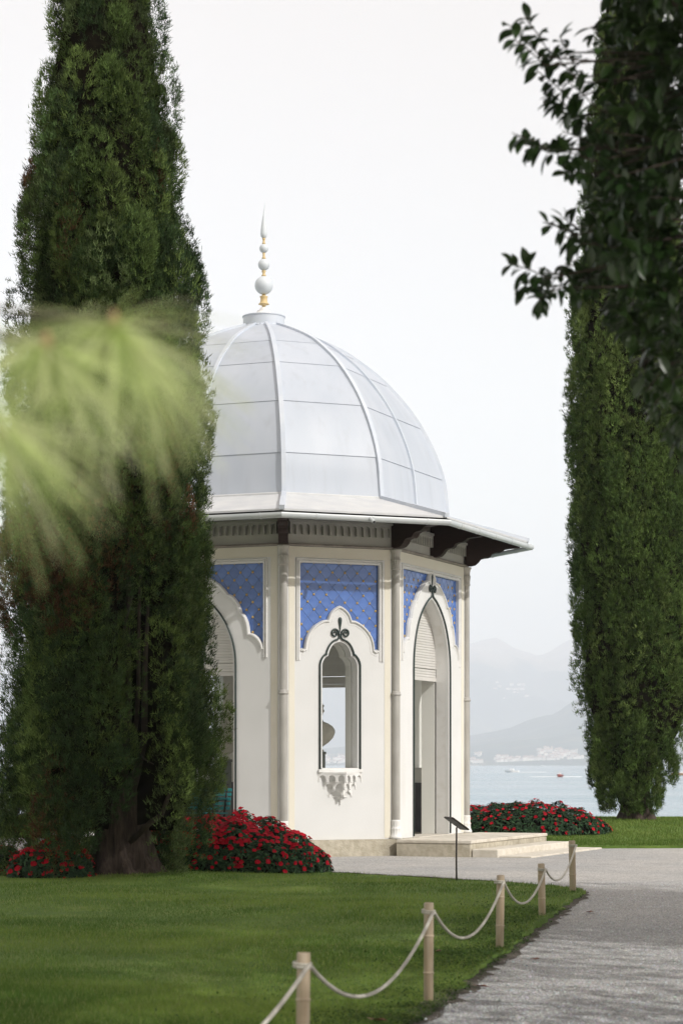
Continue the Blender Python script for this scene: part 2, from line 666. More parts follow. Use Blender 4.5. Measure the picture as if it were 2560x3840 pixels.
# ground sheet (gravel everywhere the lawn does not lie) ending in a bank at the lake
mb = MB()
gx = [-90, -30, -12, -6, -3, 0, 3, 6, 12, 30, 90]
gy = [-60, -10, 0, 8, 16, 24, 32, 40, 48, 55.2, 56.2, 57.5]
gz = lambda y: 0 if y < 56 else (-.8 if y < 57 else -4.0)
mb.add([(x, y, gz(y)) for y in gy for x in gx],
       [(j * 11 + i, j * 11 + i + 1, (j + 1) * 11 + i + 1, (j + 1) * 11 + i) for j in range(len(gy) - 1) for i in range(10)])
obj('gravel_path', mb.mesh('gravel_path', 'gravel_ground'), kind='structure')
obj('lawn', sheet('lawn', front_lawn_poly, front_z, 'lawn_ground', 1.2), kind='structure')
obj('lawn', sheet('back_lawn', back_lawn_poly, back_z, 'lawn_ground', 1.0), kind='structure')

ys = [55.8] + list(np.geomspace(70, 20000, 40))
mb = MB()
mb.add([(x, y, LAKE_Z) for y in ys for x in (-16000, 16000)], [(2 * i, 2 * i + 1, 2 * i + 3, 2 * i + 2) for i in range(len(ys) - 1)])
obj('lake', mb.mesh('lake', 'water_ground'), kind='structure')


def hill(name, ridge, dist, base, depth_front, depth_back, m, nx=260, ny=26, rough=.06, seed=0, far_x=9000):
    """terrain whose ridge line stands at the given distance; ridge = list of (bearing x/y, height)"""
    xs = np.linspace(-far_x, far_x, nx)
    rk = np.array([r[0] * dist for r in ridge])
    rh = np.array([r[1] for r in ridge])
    H = np.interp(xs, rk, rh)
    V = np.zeros((ny, nx, 3))
    ts = np.linspace(0, 1, ny)
    for j, t in enumerate(ts):
        if t <= .75:
            u = t / .75
            yy = dist - depth_front * (1 - u)
            prof = u ** .85
        else:
            u = (t - .75) / .25
            yy = dist + depth_back * u
            prof = 1 - u
        for i, x in enumerate(xs):
            nzv = mnoise.fractal(Vector((x * .0012 + seed, yy * .0012, seed * 3.1)), 1.0, 2.0, 5)
            amp = 4 * prof * (1 - prof) + .25 * prof
            h = H[i] * prof * (1 + 0) + nzv * rough * H[i] * amp * 4
            wob = mnoise.noise(Vector((x * .0009, seed, 0))) * depth_front * .10 * (1 - min(1, t / .75))
            V[j, i] = (x, yy + wob, base + max(h, 0) if t > 0 else base - 3)
    idx = np.arange(ny * nx).reshape(ny, nx)
    F = np.stack([idx[:-1, :-1], idx[:-1, 1:], idx[1:, 1:], idx[1:, :-1]], -1).reshape(-1, 4)
    o = obj(name, fast(name, V, F, m, smooth=True), kind='structure')
    return V, xs


def brg(x):
    return (x - 1280) / 8306


def elev(y, d):
    return (2866 - y) / 8306 * d + 4.15


FAR = 16000
far_pts = [(-1.0, 900), (brg(-900), elev(2300, FAR)), (brg(-300), elev(2440, FAR)), (brg(0), elev(2380, FAR)), (brg(500), elev(2460, FAR)), (brg(1200), elev(2420, FAR)), (brg(1500), elev(2385, FAR)),
           (brg(1750), elev(2397, FAR)), (brg(1815), elev(2394, FAR)), (brg(1851), elev(2394, FAR)), (brg(1863), elev(2388, FAR)), (brg(1891), elev(2404, FAR)), (brg(1937), elev(2421, FAR)), (brg(2014), elev(2441, FAR)),
           (brg(2044), elev(2428, FAR)), (brg(2083), elev(2407, FAR)), (brg(2113), elev(2396, FAR)), (brg(2155), elev(2385, FAR)), (brg(2300), elev(2340, FAR)), (brg(2600), elev(2300, FAR)), (1.0, 1100)]
NEAR = 9000
near_pts = [(-1.0, 40), (brg(200), 30), (brg(900), elev(2840, NEAR)), (brg(1100), elev(2815, NEAR)), (brg(1400), elev(2790, NEAR)), (brg(1754), elev(2756, NEAR)), (brg(1853), elev(2737, NEAR)), (brg(1914), elev(2721, NEAR)), (brg(1968), elev(2694, NEAR)),
            (brg(2025), elev(2675, NEAR)), (brg(2075), elev(2668, NEAR)), (brg(2113), elev(2641, NEAR)), (brg(2140), elev(2620, NEAR)), (brg(2200), elev(2590, NEAR)), (brg(2400), elev(2540, NEAR)), (brg(2700), elev(2500, NEAR)), (1.0, 420)]
VF, XF = hill('mountain', far_pts, FAR, LAKE_Z, 5200, 1500, 'far_hill_ground', 420, 60, .085, 3.3, 12000)
VN, XN = hill('hillside', near_pts, NEAR, LAKE_Z, 1900, 900, 'near_hill_ground', 420, 40, .07, 8.7, 7000)


def ground_at(V, x, y):
    i = int(np.clip(np.searchsorted(V[0, :, 0], x), 1, V.shape[1] - 1))
    col = V[:, i]
    return float(np.interp(y, col[:, 1], col[:, 2]))


# ------------------------------------------------------------------ the pavilion
CX, CY, PHI = -1.512, 43.198, R(22.8)
AW, AD = 3.829, 3.474            # distance of window faces and door faces from the axis
FLOOR, CORN, EAVE = .30, 5.53, 5.945
HW_W, HW_D = 1.085, 1.94
pav = thing('garden_pavilion', 'white octagonal lakeside pavilion with pale ribbed dome and blue tiled panels', 'pavilion', (CX, CY, 0))


def face(k):
    """apothem, angle, half width, is_door"""
    door = k % 2 == 1
    return (AD if door else AW), PHI + k * PI / 4, (HW_D if door else HW_W), door


def nvec(t):
    return Vector((math.sin(t), -math.cos(t), 0))


def vertex(k, off=0.0):
    """plan corner between face k and k+1, walls offset outward by off"""
    a1, t1, _, _ = face(k)
    a2, t2, _, _ = face(k + 1)
    a1 += off
    a2 += off
    m = Matrix(((math.sin(t1), -math.cos(t1)), (math.sin(t2), -math.cos(t2))))
    q = m.inverted() @ Vector((a1, a2))
    return Vector((q.x, q.y, 0))


def fpart(name, me, k, parent=pav, label=None, kind=None, d=0.0):
    a, t, _, _ = face(k)
    return obj(name, me, parent, nvec(t) * (a + d), t, label=label, kind=kind)


# opening and hood outlines (right halves, from the apex outward and down)
W_OPEN = chain(smoothpl([(0, 3.847), (.10, 3.812), (.169, 3.74), (.212, 3.645), (.222, 3.588)], 4), smoothpl([(.222, 3.588), (.272, 3.562), (.318, 3.50), (.34, 3.43)], 3), [(.34, 1.583)])
D_OPEN = chain(smoothpl([(0, 4.775), (.16, 4.715), (.36, 4.60), (.56, 4.44), (.72, 4.25), (.84, 4.03), (.92, 3.80), (.955, 3.60), (.965, 3.40)], 3), [(.965, FLOOR)])
W_HOOD = chain(smoothpl([(0, 4.485), (.07, 4.452), (.14, 4.40), (.20, 4.32), (.235, 4.225)], 3), smoothpl([(.235, 4.225), (.31, 4.218), (.41, 4.17), (.51, 4.095), (.60, 3.985), (.655, 3.86), (.68, 3.70)], 3), [(.70, 3.69), (.722, 3.712), (.765, 3.685)])
D_HOOD = chain(smoothpl([(0, 5.32), (.06, 5.27), (.125, 5.215), (.165, 5.15), (.165, 5.10)], 3), smoothpl([(.165, 5.10), (.24, 5.105), (.36, 5.07), (.56, 4.96), (.74, 4.83), (.855, 4.69)], 3),
               smoothpl([(.855, 4.69), (.93, 4.665), (1.02, 4.58), (1.09, 4.46), (1.125, 4.35)], 3), smoothpl([(1.125, 4.35), (1.18, 4.31), (1.235, 4.20), (1.262, 4.09), (1.275, 3.985)], 3),
               smoothpl([(1.275, 3.985), (1.36, 3.965), (1.45, 3.90), (1.52, 3.80), (1.55, 3.70)], 3))
PANEL = {0: (.765, 5.24), 1: (1.55, 5.235)}     # half width and top of the tiled field


def closed_outline(half):
    return half + mirror(half)[::-1][:-1]


def tile_polys(door):
    hw, top = PANEL[int(door)]
    if not door:
        low = mirror(W_HOOD)[::-1][:-1] + W_HOOD
        return [low + [(hw, top), (-hw, top)]]
    h = [p for p in D_HOOD if p[1] < top - .005]
    h[0:0] = [(h[0][0] - .012, top)] if h[0][1] < top else []
    r = h + [(hw, h[-1][1]), (hw, top)] if h[-1][0] < hw - 1e-4 else h + [(hw, top)]
    return [r, mirror(r)[::-1]]


def rectpoly(hw, z0, z1):
    return [(-hw, z0), (hw, z0), (hw, z1), (-hw, z1)]


def arcade(L, z0, z1, n, pil, d0, d1, mbx=None, rise=.5):
    """a row of little round arches cut from a plate"""
    w = L / n
    outer = [(-L / 2, z1), (-L / 2, z0)]
    for i in range(n):
        x0 = -L / 2 + i * w + pil / 2
        x1 = x0 + w - pil
        r = (x1 - x0) / 2
        zc = z1 - (z1 - z0) * .18 - r
        outer += [(x0, z0)] if i else [(x0, z0)]
        outer += [(x0 + r - r * math.cos(a), zc + r * math.sin(a)) for a in np.linspace(0, PI, 7)]
        outer += [(x1, z0)]
    outer += [(L / 2, z0), (L / 2, z1)]
    pl = plate(outer, [], d0, d1)
    if mbx is None:
        return pl
    mbx.add(pl.v, pl.f)
    return mbx


SH = {}
for door in (False, True):
    hw = HW_D if door else HW_W
    op = closed_outline(D_OPEN if door else W_OPEN)
    tiles = tile_polys(door)
    if door:                        # opening reaches the floor: notch in the outline
        half = D_OPEN[::-1]
        notch = half + mirror(D_OPEN)[1:]
        base_outer = [(-hw, FLOOR), *mirror(D_OPEN)[::-1], *D_OPEN[1:], (hw, FLOOR), (hw, CORN), (-hw, CORN)]
        SH[door, 'front'] = plate(base_outer, tiles, -.065, 0).mesh('wall_front', 'wall')
        SH[door, 'back'] = plate(base_outer, [], -.26, -.067).mesh('wall_body', 'moulding')
        SH[door, 'inner'] = plate(base_outer, [], -.56, -.29).mesh('inner_wall', 'inner_wall')
        hood, opn = D_HOOD, D_OPEN
    else:
        o = rectpoly(hw, FLOOR, CORN)
        SH[door, 'front'] = plate(o, tiles + [op], -.065, 0).mesh('wall_front', 'wall')
        SH[door, 'back'] = plate(o, [op], -.26, -.067).mesh('wall_body', 'moulding')
        SH[door, 'inner'] = plate(o, [op], -.56, -.29).mesh('inner_wall', 'inner_wall')
        hood, opn = W_HOOD, W_OPEN
    pw, top = PANEL[int(door)]
    # frame round the tiled field: two side bars and a top bar
    mbf = MB()
    zl = 3.50 if not door else 3.55
    fr = [(-pw, zl), (-pw, top), (pw, top), (pw, zl)]
    strip(mbf, fr, -.002, .05, -.03, .018)
    strip(mbf, fr, .052, .085, -.03, .03)
    SH[door, 'frame'] = shade_auto(mbf.mesh('panel_frame', 'moulding'), 25)
    mbh = MB()
    full = mirror(hood)[::-1][:-1] + hood
    strip(mbh, full, -.042, .008, -.05, .030)
    strip(mbh, full, -.088, -.074, -.03, .005)
    SH[door, 'hood'] = mbh.mesh('hood_moulding', 'moulding')
    # border strips painted cream
    mbc = MB()
    b0, b1 = (.872, .985) if not door else (1.70, 1.83)
    for sg in (-1, 1):
        mbc.box(min(sg * b0, sg * b1), max(sg * b0, sg * b1), -.006, .02, FLOOR + .02, 5.33)
    mbc.box(-b1, b1, -.006, .02, 5.333, CORN - .01)
    SH[door, 'border'] = mbc.mesh('border_strip', 'cream')
    # cornice band and frieze with its row of little arches
    mbk = MB()
    prof = [(0, 5.525), (.05, 5.53), (.065, 5.55), (.05, 5.575), (0, 5.58)]
    e = hw + .03
    mbk.rings([[(-e, -d, z) for d, z in prof], [(e, -d, z) for d, z in prof]], True, True)
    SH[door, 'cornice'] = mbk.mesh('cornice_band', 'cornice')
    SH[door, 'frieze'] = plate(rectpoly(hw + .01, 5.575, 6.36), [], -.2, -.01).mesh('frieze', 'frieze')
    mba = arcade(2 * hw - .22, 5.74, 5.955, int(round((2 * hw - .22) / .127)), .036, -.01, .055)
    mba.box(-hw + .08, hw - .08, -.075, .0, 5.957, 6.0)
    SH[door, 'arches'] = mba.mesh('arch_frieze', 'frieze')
    SH[door, 'plinth'] = MB().box(-hw - .045, hw + .045, -.11, .3, -.15, FLOOR - .002).mesh('plinth', 'plinth')
    SH[door, 'wainscot'] = None


def rope_path(half, off, zend):
    """outline pushed outward"""
    out = []
    P = [Vector(p) for p in half]
    for i, p in enumerate(P):
        a, b = P[max(i - 1, 0)], P[min(i + 1, len(P) - 1)]
        t = (b - a).normalized()
        n = Vector((-t.y, t.x))
        out.append((p.x + n.x * off, p.y + n.y * off))
    out[-1] = (out[-1][0], zend)
    return out


def rope_mesh(door):
    half = D_OPEN if door else W_OPEN
    mb = MB()
    path = rope_path(half, .05, FLOOR + .02 if door else 1.56)
    if door:
        zt, cc, sr, dtop = 4.93, .115, .058, 5.25
    else:
        zt, cc, sr, dtop = 3.965, .104, .062, 4.286
    path = [p for p in path if p[0] > .045]
    ctr = Vector((cc, zt + .03))
    pre = [(.012, zt - .005), (.02, zt - .045), (.055, zt - .085)]
    sp = []
    for i in range(26):
        u = i / 25
        a = R(195) - u * R(560)
        r = sr * 1.35 * (1 - u * .80)
        sp.append((ctr.x + r * math.cos(a) * .95, ctr.y + r * math.sin(a)))
    if door:
        pre = [(.012, zt - .01), (.018, zt - .05), (.035, zt - .09)]
    full = sp[::-1] + smoothpl([sp[0]] + pre + [path[0]], 4)[1:] + path[1:]
    rad = [.010 + .007 * min(1, i / 12) for i in range(len(full))]
    for sg in (1, -1):
        mb.tube([(sg * x, -.018, z) for x, z in full], rad, 8)
    me = mb.mesh('rope_moulding', 'rope_paint', True)
    # drop above the scrolls
    prof = [(.002, zt + .045), (.010, zt + .10), (.020, zt + .16), (.031, zt + .22), (.036, zt + .26), (.033, zt + .29), (.022, zt + .31), (.004, zt + .32)]
    md = MB().lathe(prof, 12)
    md.v = [(x, y * .5 - .012, z) for x, y, z in md.v]
    return me, md.mesh('rope_drop', 'rope_paint', True)


SH['rope_w'], SH['drop_w'] = rope_mesh(False)
SH['rope_d'], SH['drop_d'] = rope_mesh(True)

SLAT = MB()
SLAT.rings([[(x, -d, z) for d, z in ((-.003, 0), (.008, .001), (.015, .009), (.015, .037), (.008, .0485), (-.003, .0495))] for x in (-1.06, 1.06)], True, True)
SLAT = SLAT.mesh('slat', 'blind')
RAIL = MB().box(-1.06, 1.06, -.018, .004, 0, .07).mesh('bottom_rail', 'blind')

# ------------- tiles and studs
HX, HZ = .12, .134
TILE_CACHE = {}


def clip_rect(poly, x0, x1, z0, z1):
    for ax, lim, sg in ((0, x0, 1), (0, x1, -1), (1, z0, 1), (1, z1, -1)):
        out = []
        for i in range(len(poly)):
            a, b = poly[i - 1], poly[i]
            ia, ib = sg * (a[ax] - lim) >= 0, sg * (b[ax] - lim) >= 0
            if ia != ib:
                t = (lim - a[ax]) / (b[ax] - a[ax])
                out.append((a[0] + (b[0] - a[0]) * t, a[1] + (b[1] - a[1]) * t))
            if ib:
                out.append(b)
        poly = out
        if not poly:
            return []
    return poly


def tile_mesh(poly):
    """bevelled tile from a convex polygon given about its own centre"""
    key = tuple((round(x, 4), round(z, 4)) for x, z in poly)
    if key in TILE_CACHE:
        return TILE_CACHE[key]
    n = len(poly)
    c = (sum(p[0] for p in poly) / n, sum(p[1] for p in poly) / n)

    def inset(w):
        out = []
        for x, z in poly:
            dx, dz = x - c[0], z - c[1]
            l = math.hypot(dx, dz) or 1
            k = max(0, 1 - w / l)
            out.append((c[0] + dx * k, c[1] + dz * k))
        return out
    a, b = inset(.003), inset(.0065)
    mb = MB().rings([[(x, 0, z) for x, z in a], [(x, -.003, z) for x, z in a], [(x, -.005, z) for x, z in b]], False, True)
    if n < 3:
        return None
    TILE_CACHE[key] = mb.mesh('tile', 'tile')
    return TILE_CACHE[key]


mbs = MB()
ringa = [(.030 if i % 2 == 0 else .015) for i in range(16)]
mbs.rings([[(ringa[i] * math.cos(i * PI / 8), 0, ringa[i] * math.sin(i * PI / 8)) for i in range(16)],
           [(ringa[i] * .85 * math.cos(i * PI / 8), -.007, ringa[i] * .85 * math.sin(i * PI / 8)) for i in range(16)],
           [(.006 * math.cos(i * PI / 8), -.016, .006 * math.sin(i * PI / 8)) for i in range(16)]], False, True)
STUD = mbs.mesh('stud', 'gold')


def tiled_panel(k):
    door = k % 2 == 1
    pw, top = PANEL[int(door)]
    polys = tile_polys(door)
    zlow = 3.60
    bed = MB()
    for pl in polys:
        q = plate(pl, [], -.0665, -.0622)
        bed.add(q.v, q.f)
    p = fpart('tile_panel', bed.mesh('tile_panel', 'grout'), k, label='cobalt blue diamond tiles with small gold stars')
    rr = random.Random(40 + k)
    jmax = int((top - zlow) / HZ) + 2
    imax = int(pw / HX) + 2
    for j in range(-1, jmax):
        for i in range(-imax, imax + 1):
            x, z = i * HX, top - .155 - (j - 1) * HZ
            if (i + j) % 2:
                dia = [(x - HX, z), (x, z - HZ), (x + HX, z), (x, z + HZ)]
                cl = clip_rect(dia, -pw, pw, zlow, top)
                if len(cl) < 3:
                    continue
                ar = abs(sum(cl[q - 1][0] * cl[q][1] - cl[q][0] * cl[q - 1][1] for q in range(len(cl)))) / 2
                if ar < .0012:
                    continue
                cx = sum(q[0] for q in cl) / len(cl)
                cz = sum(q[1] for q in cl) / len(cl)
                mids = [((q[0] * .8 + cx * .2), (q[1] * .8 + cz * .2)) for q in cl]
                if not any(pip(a, b, pl) for a, b in [(cx, cz)] + mids for pl in polys):
                    continue
                me = tile_mesh([(q[0] - x, q[1] - z) for q in cl])
                if me:
                    o = obj('tile', me, p, (x, .0615, z))
                    o.rotation_euler = (rr.uniform(-.008, .008), 0, rr.uniform(-.008, .008))
            else:
                if abs(x) < pw - .03 and zlow < z < top - .03 and any(pip(x, z + .0, pl) for pl in polys) and rr.random() > .10:
                    o = obj('stud', STUD, p, (x, .0575, z))
                    o.rotation_euler = (0, rr.uniform(0, .4), 0)
    return p


for k in range(8):
    a, t, hw, door = face(k)
    w = fpart('wall', SH[door, 'front'], k)
    fpart('wall_body', SH[door, 'back'], k)
    iw = fpart('inner_wall', SH[door, 'inner'], k)
    # dark dado round the inside, either side of a door
    mbw = MB()
    if door:
        for sg in (-1, 1):
            x0, x1 = sorted((sg * .975, sg * (hw - .26)))
            mbw.box(x0, x1, .561, .575, FLOOR, 1.28)
    else:
        mbw.box(-hw + .24, hw - .24, .561, .575, FLOOR, 1.28)
    fpart('wainscot', mbw.mesh('wainscot', 'wainscot'), k)
    fpart('cornice_band', SH[door, 'cornice'], k)
    fpart('frieze', SH[door, 'frieze'], k)
    fpart('arch_frieze', SH[door, 'arches'], k)
    fpart('plinth', SH[door, 'plinth'], k)
    fpart('border_strip', SH[door, 'border'], k)
    fpart('panel_frame', SH[door, 'frame'], k)
    fpart('hood_moulding', SH[door, 'hood'], k)
    rp = fpart('rope_moulding', SH['rope_d' if door else 'rope_w'], k, label='dark green rope moulding ending in two scrolls')
    obj('rope_drop', SH['drop_d' if door else 'drop_w'], rp)
    if k in (7, 0, 1):
        tiled_panel(k)
    else:
        bed = MB()
        for pl in tile_polys(door):
            q = plate(pl, [], -.0665, -.05)
            bed.add(q.v, q.f)
        fpart('tile_panel', bed.mesh('tile_panel', 'tile'), k)
    if door:
        bl = fpart('roller_blind', RAIL, k, d=0)
        bl.location = nvec(t) * (a - .278) + Vector((0, 0, 3.245))
        n = 5
        for i in range(32):
            z = .073 + i * .050 + (.012 if i >= 3 else 0)
            obj('slat', SLAT, bl, (0, -.004 if i >= 3 else .006, z))
        if True:
            pass
    if k == 0:
        # stepped corbel of little niches under the sill
        cb = obj('window_corbel', MB().bbox(-.425, .425, -.05, .2, 1.50, 1.56, .008).mesh('sill', 'moulding'), pav, nvec(t) * a, t, label='carved corbel with tiers of little niches under the window')
        tiers = [(.425, .285, 1.50, 1.345, 3), (.315, .215, 1.345, 1.215, 2), (.235, .155, 1.215, 1.08, 1), (.14, .095, 1.08, 1.0, 1)]
        for ti, (w0, p0, zt, zb, nn) in enumerate(tiers):
            mbt = MB()
            w1, p1 = (tiers[ti + 1][0], tiers[ti + 1][1]) if ti < 3 else (.012, .02)
            # body tapering to the next tier, set back inside the niches
            mbt.rings([[(-w1 * 1.0, .01, zb), (0, -p1 * 1.0, zb), (w1 * 1.0, .01, zb)], [(-w0 * .93, .01, zt - .004), (0, -p0 * .90, zt - .004), (w0 * .93, .01, zt - .004)]], True, True)
            mbt.rings([[(-w0 - .012, .01, zt - .022), (0, -p0 - .014, zt - .022), (w0 + .012, .01, zt - .022)], [(-w0 - .012, .01, zt + .004), (0, -p0 - .014, zt + .004), (w0 + .012, .01, zt + .004)]], True, True)
            L = math.hypot(w0, p0)
            if ti < 3:
                for sg in (-1, 1):
                    ar = arcade(L, zb - .008, zt - .02, nn, .046, -.03, 0)
                    ang = math.atan2(p0, w0)
                    mid = Vector((sg * w0 / 2, -p0 / 2, 0))
                    rot = Matrix.Rotation(sg * ang, 4, 'Z')
                    mbt.add([tuple(rot @ Vector(v) + mid) for v in ar.v], ar.f)
                for q in range(nn + 1):           # hanging pendants
                    for sg in (-1, 1):
                        u = q / nn
                        x, y = sg * w0 * u, -p0 * (1 - u)
                        mbt.lathe([(.004, zb - .022), (.014, zb - .014), (.012, zb - .006), (.016, zb + .02)], 8, (x * .985, y * .96 + .006, 0))
            else:
                mbt.lathe([(.006, .925), (.014, .94), (.010, .955), (.014, 1.03)], 8, (0, -.02, 0))
            obj('niche_tier', mbt.mesh('niche_tier', 'moulding'), cb)

# deep sill slabs so one does not look through the wall's cavity
for k in (0, 2, 4, 6):
    fpart('window_sill', MB().box(-.36, .36, -.02, .56, 1.545, 1.581).mesh('window_sill', 'moulding'), k)

# ------------- columns at the eight corners
col_prof = [(.077, .66), (.0765, 2.915)]
mbc1 = MB().lathe([(.078, .64), (.078, 2.92), (.070, 2.925), (.070, 5.18)], 20)
COLUMN = shade_auto(mbc1.mesh('column', 'marble'))
RING = MB().lathe([(.074, 2.885), (.092, 2.895), (.096, 2.912), (.092, 2.928), (.080, 2.935), (.086, 2.95), (.080, 2.962), (.07, 2.97)], 20).mesh('column_ring', 'marble', True)
CAP = MB().lathe([(.074, 5.165), (.086, 5.175), (.088, 5.19), (.080, 5.20), (.083, 5.27), (.090, 5.315), (.084, 5.325), (.094, 5.335), (.096, 5.35), (.082, 5.36), (.080, 5.42), (.092, 5.48), (.108, 5.505), (.108, 5.53)], 48, flute=12, fd=.20, fz=(5.205, 5.49)).mesh('capital', 'capital', True)
BASE = MB().lathe([(.118, .30), (.118, .345), (.108, .355), (.096, .40), (.092, .455), (.098, .475), (.10, .49), (.088, .50), (.084, .53), (.090, .585), (.084, .61), (.090, .63), (.078, .645)], 48, flute=12, fd=.10, fz=(.38, .60)).mesh('column_base', 'moulding', True)
for k in range(8):
    v = vertex(k, .012)
    c = obj('column', COLUMN, pav, v)
    obj('column_ring', RING, c)
    obj('capital', CAP, c)
    obj('column_base', BASE, c)

# ------------- floor, ceiling
mbfl = MB()
ring = [vertex(k, -.02) for k in range(8)]
mbfl.rings([[(p.x, p.y, .12) for p in ring], [(p.x, p.y, FLOOR - .004) for p in ring]], True, True)
obj('floor_slab', mbfl.mesh('floor_slab', 'step_stone'), pav)
mbfl = MB()
ring = [vertex(k, -.3) for k in range(8)]
mbfl.rings([[(p.x, p.y, 5.42) for p in ring], [(p.x, p.y, 5.5) for p in ring]], True, True)
obj('ceiling', mbfl.mesh('ceiling', 'inner_wall'), pav)

# ------------- brackets under the eaves
br = [(0, 5.555), (.13, 5.555), (.20, 5.575), (.26, 5.63), (.30, 5.69), (.36, 5.715), (.43, 5.715), (.47, 5.74), (.50, 5.79), (.56, 5.815), (.64, 5.82), (.70, 5.85), (.74, 5.89), (.82, 5.90), (1.0, 5.915), (1.0, 6.0), (0, 6.34)]


def bracket_mesh(stretch, hwid):
    n = len(br)
    mb = MB()
    v2, f2 = tri2d([(x * stretch, z) for x, z in br], [])
    mb.add([(-hwid, -x, z) for x, z in v2], [f[::-1] for f in f2])
    mb.add([(hwid, -x, z) for x, z in v2], f2)
    mb.add([(-hwid, -x * stretch, z) for x, z in br] + [(hwid, -x * stretch, z) for x, z in br], [(i, n + i, n + (i + 1) % n, (i + 1) % n) for i in range(n)])
    return mb.mesh('bracket', 'wood')


BR_V, BR_M = bracket_mesh(1.08, .085), bracket_mesh(1.0, .07)
for k in range(8):
    v0, v1 = vertex(k, -.01), vertex(k, 1.0)
    d = (v1 - v0)
    obj('bracket', BR_V, pav, v0, math.atan2(d.x, -d.y))
    if k % 2 == 1:
        fpart('bracket', BR_M, k, d=-.01)

# ------------- soffit boards, roof skirt, hips and gutter
E_IN, Z_IN, E_OUT, Z_OUT = -.34, 6.46, 1.135, 6.012


def zroof(off):
    return Z_IN + (Z_OUT - Z_IN) * (off - E_IN) / (E_OUT - E_IN)


for k in range(8):
    sf = None
    nb = 9
    for i in range(nb):
        o0 = -.02 + (1.13 + .02) * i / nb + .003
        o1 = -.02 + (1.13 + .02) * (i + 1) / nb - .003
        a0, a1, b0, b1 = vertex(k - 1, o0), vertex(k, o0), vertex(k - 1, o1), vertex(k, o1)
        z0, z1 = zroof(o0) - .055, zroof(o1) - .055
        mb = MB().rings([[(a0.x, a0.y, z0), (a1.x, a1.y, z0), (b1.x, b1.y, z1), (b0.x, b0.y, z1)], [(a0.x, a0.y, z0 + .018), (a1.x, a1.y, z0 + .018), (b1.x, b1.y, z1 + .018), (b0.x, b0.y, z1 + .018)]], True, True)
        if sf is None:
            sf = obj('soffit', mb.mesh('soffit', 'wood'), pav)
        else:
            obj('plank', mb.mesh('plank', 'wood'), sf)
    a0, a1, b0, b1 = vertex(k - 1, E_IN), vertex(k, E_IN), vertex(k - 1, E_OUT), vertex(k, E_OUT)
    up = Vector((0, 0, .034))
    qs = [a0 + Vector((0, 0, Z_IN)), a1 + Vector((0, 0, Z_IN)), b1 + Vector((0, 0, Z_OUT)), b0 + Vector((0, 0, Z_OUT))]
    mb = MB().rings([qs, [q + up for q in qs]], True, True)
    obj('roof_skirt', mb.mesh('roof_skirt', 'skirt'), pav)
    # gutter with clips
    g0, g1 = vertex(k - 1, 1.20), vertex(k, 1.20)
    mb = MB()
    n = 9
    ax = (g1 - g0).normalized()
    nn = nvec(face(k)[1])
    prof = [(math.cos(a), math.sin(a)) for a in np.linspace(R(165), R(395), 12)]
    rs = []
    for g, e in ((vertex(k - 1, 1.20), 0), (vertex(k, 1.20), 1)):
        rr = []
        vv = vertex(k - 1 if e == 0 else k, 1.20 + .055) - g
        for cx, cz in prof:
            rr.append(g + vv * cx + Vector((0, 0, 5.935 + .062 * cz)))
        for cx, cz in prof[::-1]:
            rr.append(g + vv * cx * .9 + Vector((0, 0, 5.937 + .055 * cz)))
        rs.append(rr)
    mb.rings(rs, True, True)
    gu = obj('gutter', shade_auto(mb.mesh('gutter', 'gutter'), 50), pav)
    L = (g1 - g0).length
    nc = 3 if k % 2 == 0 else 5
    for i in range(nc):
        c = g0 + ax * L * (i + .6) / nc
        mb = MB()
        rs = []
        for e in (-.012, .012):
            rs.append([c + ax * e + nn * .061 * cx + Vector((0, 0, 5.935 + .069 * cz)) for cx, cz in prof] + [c + ax * e + nn * .05 * cx + Vector((0, 0, 5.935 + .052 * cz)) for cx, cz in prof[::-1]])
        mb.rings(rs, True, True)
        obj('gutter_clip', mb.mesh('gutter_clip', 'gutter'), gu)
    if k == 0:
        c = g0 + ax * L * .515 + nn * .04
        d = (nn * .9 + Vector((0, 0, -.55)) + ax * .15).normalized()
        mb = MB().tube([c + Vector((0, 0, 5.93)), c + Vector((0, 0, 5.93)) + d * .15], .032, 14)
        sp = obj('drain_spout', mb.mesh('drain_spout', 'gutter', False), gu)
        q = c + Vector((0, 0, 5.93)) + d * .151
        mb = MB().tube([q - d * .004, q + d * .0012], .026, 14)
        obj('spout_mouth', mb.mesh('spout_mouth', 'iron'), gu)
    # hip cap over corner k
    h0, h1 = vertex(k, E_IN - .02) + Vector((0, 0, Z_IN + .045)), vertex(k, E_OUT + .02) + Vector((0, 0, Z_OUT + .035))
    d = (h1 - h0).normalized()
    sd = d.cross(Vector((0, 0, 1))).normalized()
    u2 = sd.cross(d)
    mb = MB()
    for (u0, u1, wv, hv) in ((0, .52, .045, .05), (.50, 1.0, .050, .056)):
        p0, p1 = h0 + (h1 - h0) * u0, h0 + (h1 - h0) * u1
        mb.rings([[p + sd * wv - u2 * .02, p + sd * wv * .9 + u2 * hv, p - sd * wv * .9 + u2 * hv, p - sd * wv - u2 * .02] for p in (p0, p1)], True, True)
    obj('hip_cap', mb.mesh('hip_cap', 'rib'), pav)

# ------------- dome of panels and ribs
ZP = [6.46, 6.60, 7.16, 7.66, 8.165, 8.64, 9.16, 9.49, 9.74, 9.98, 10.17]
RP = [1.004, 1.0, .983, .940, .872, .782, .648, .530, .42, .265, .115]


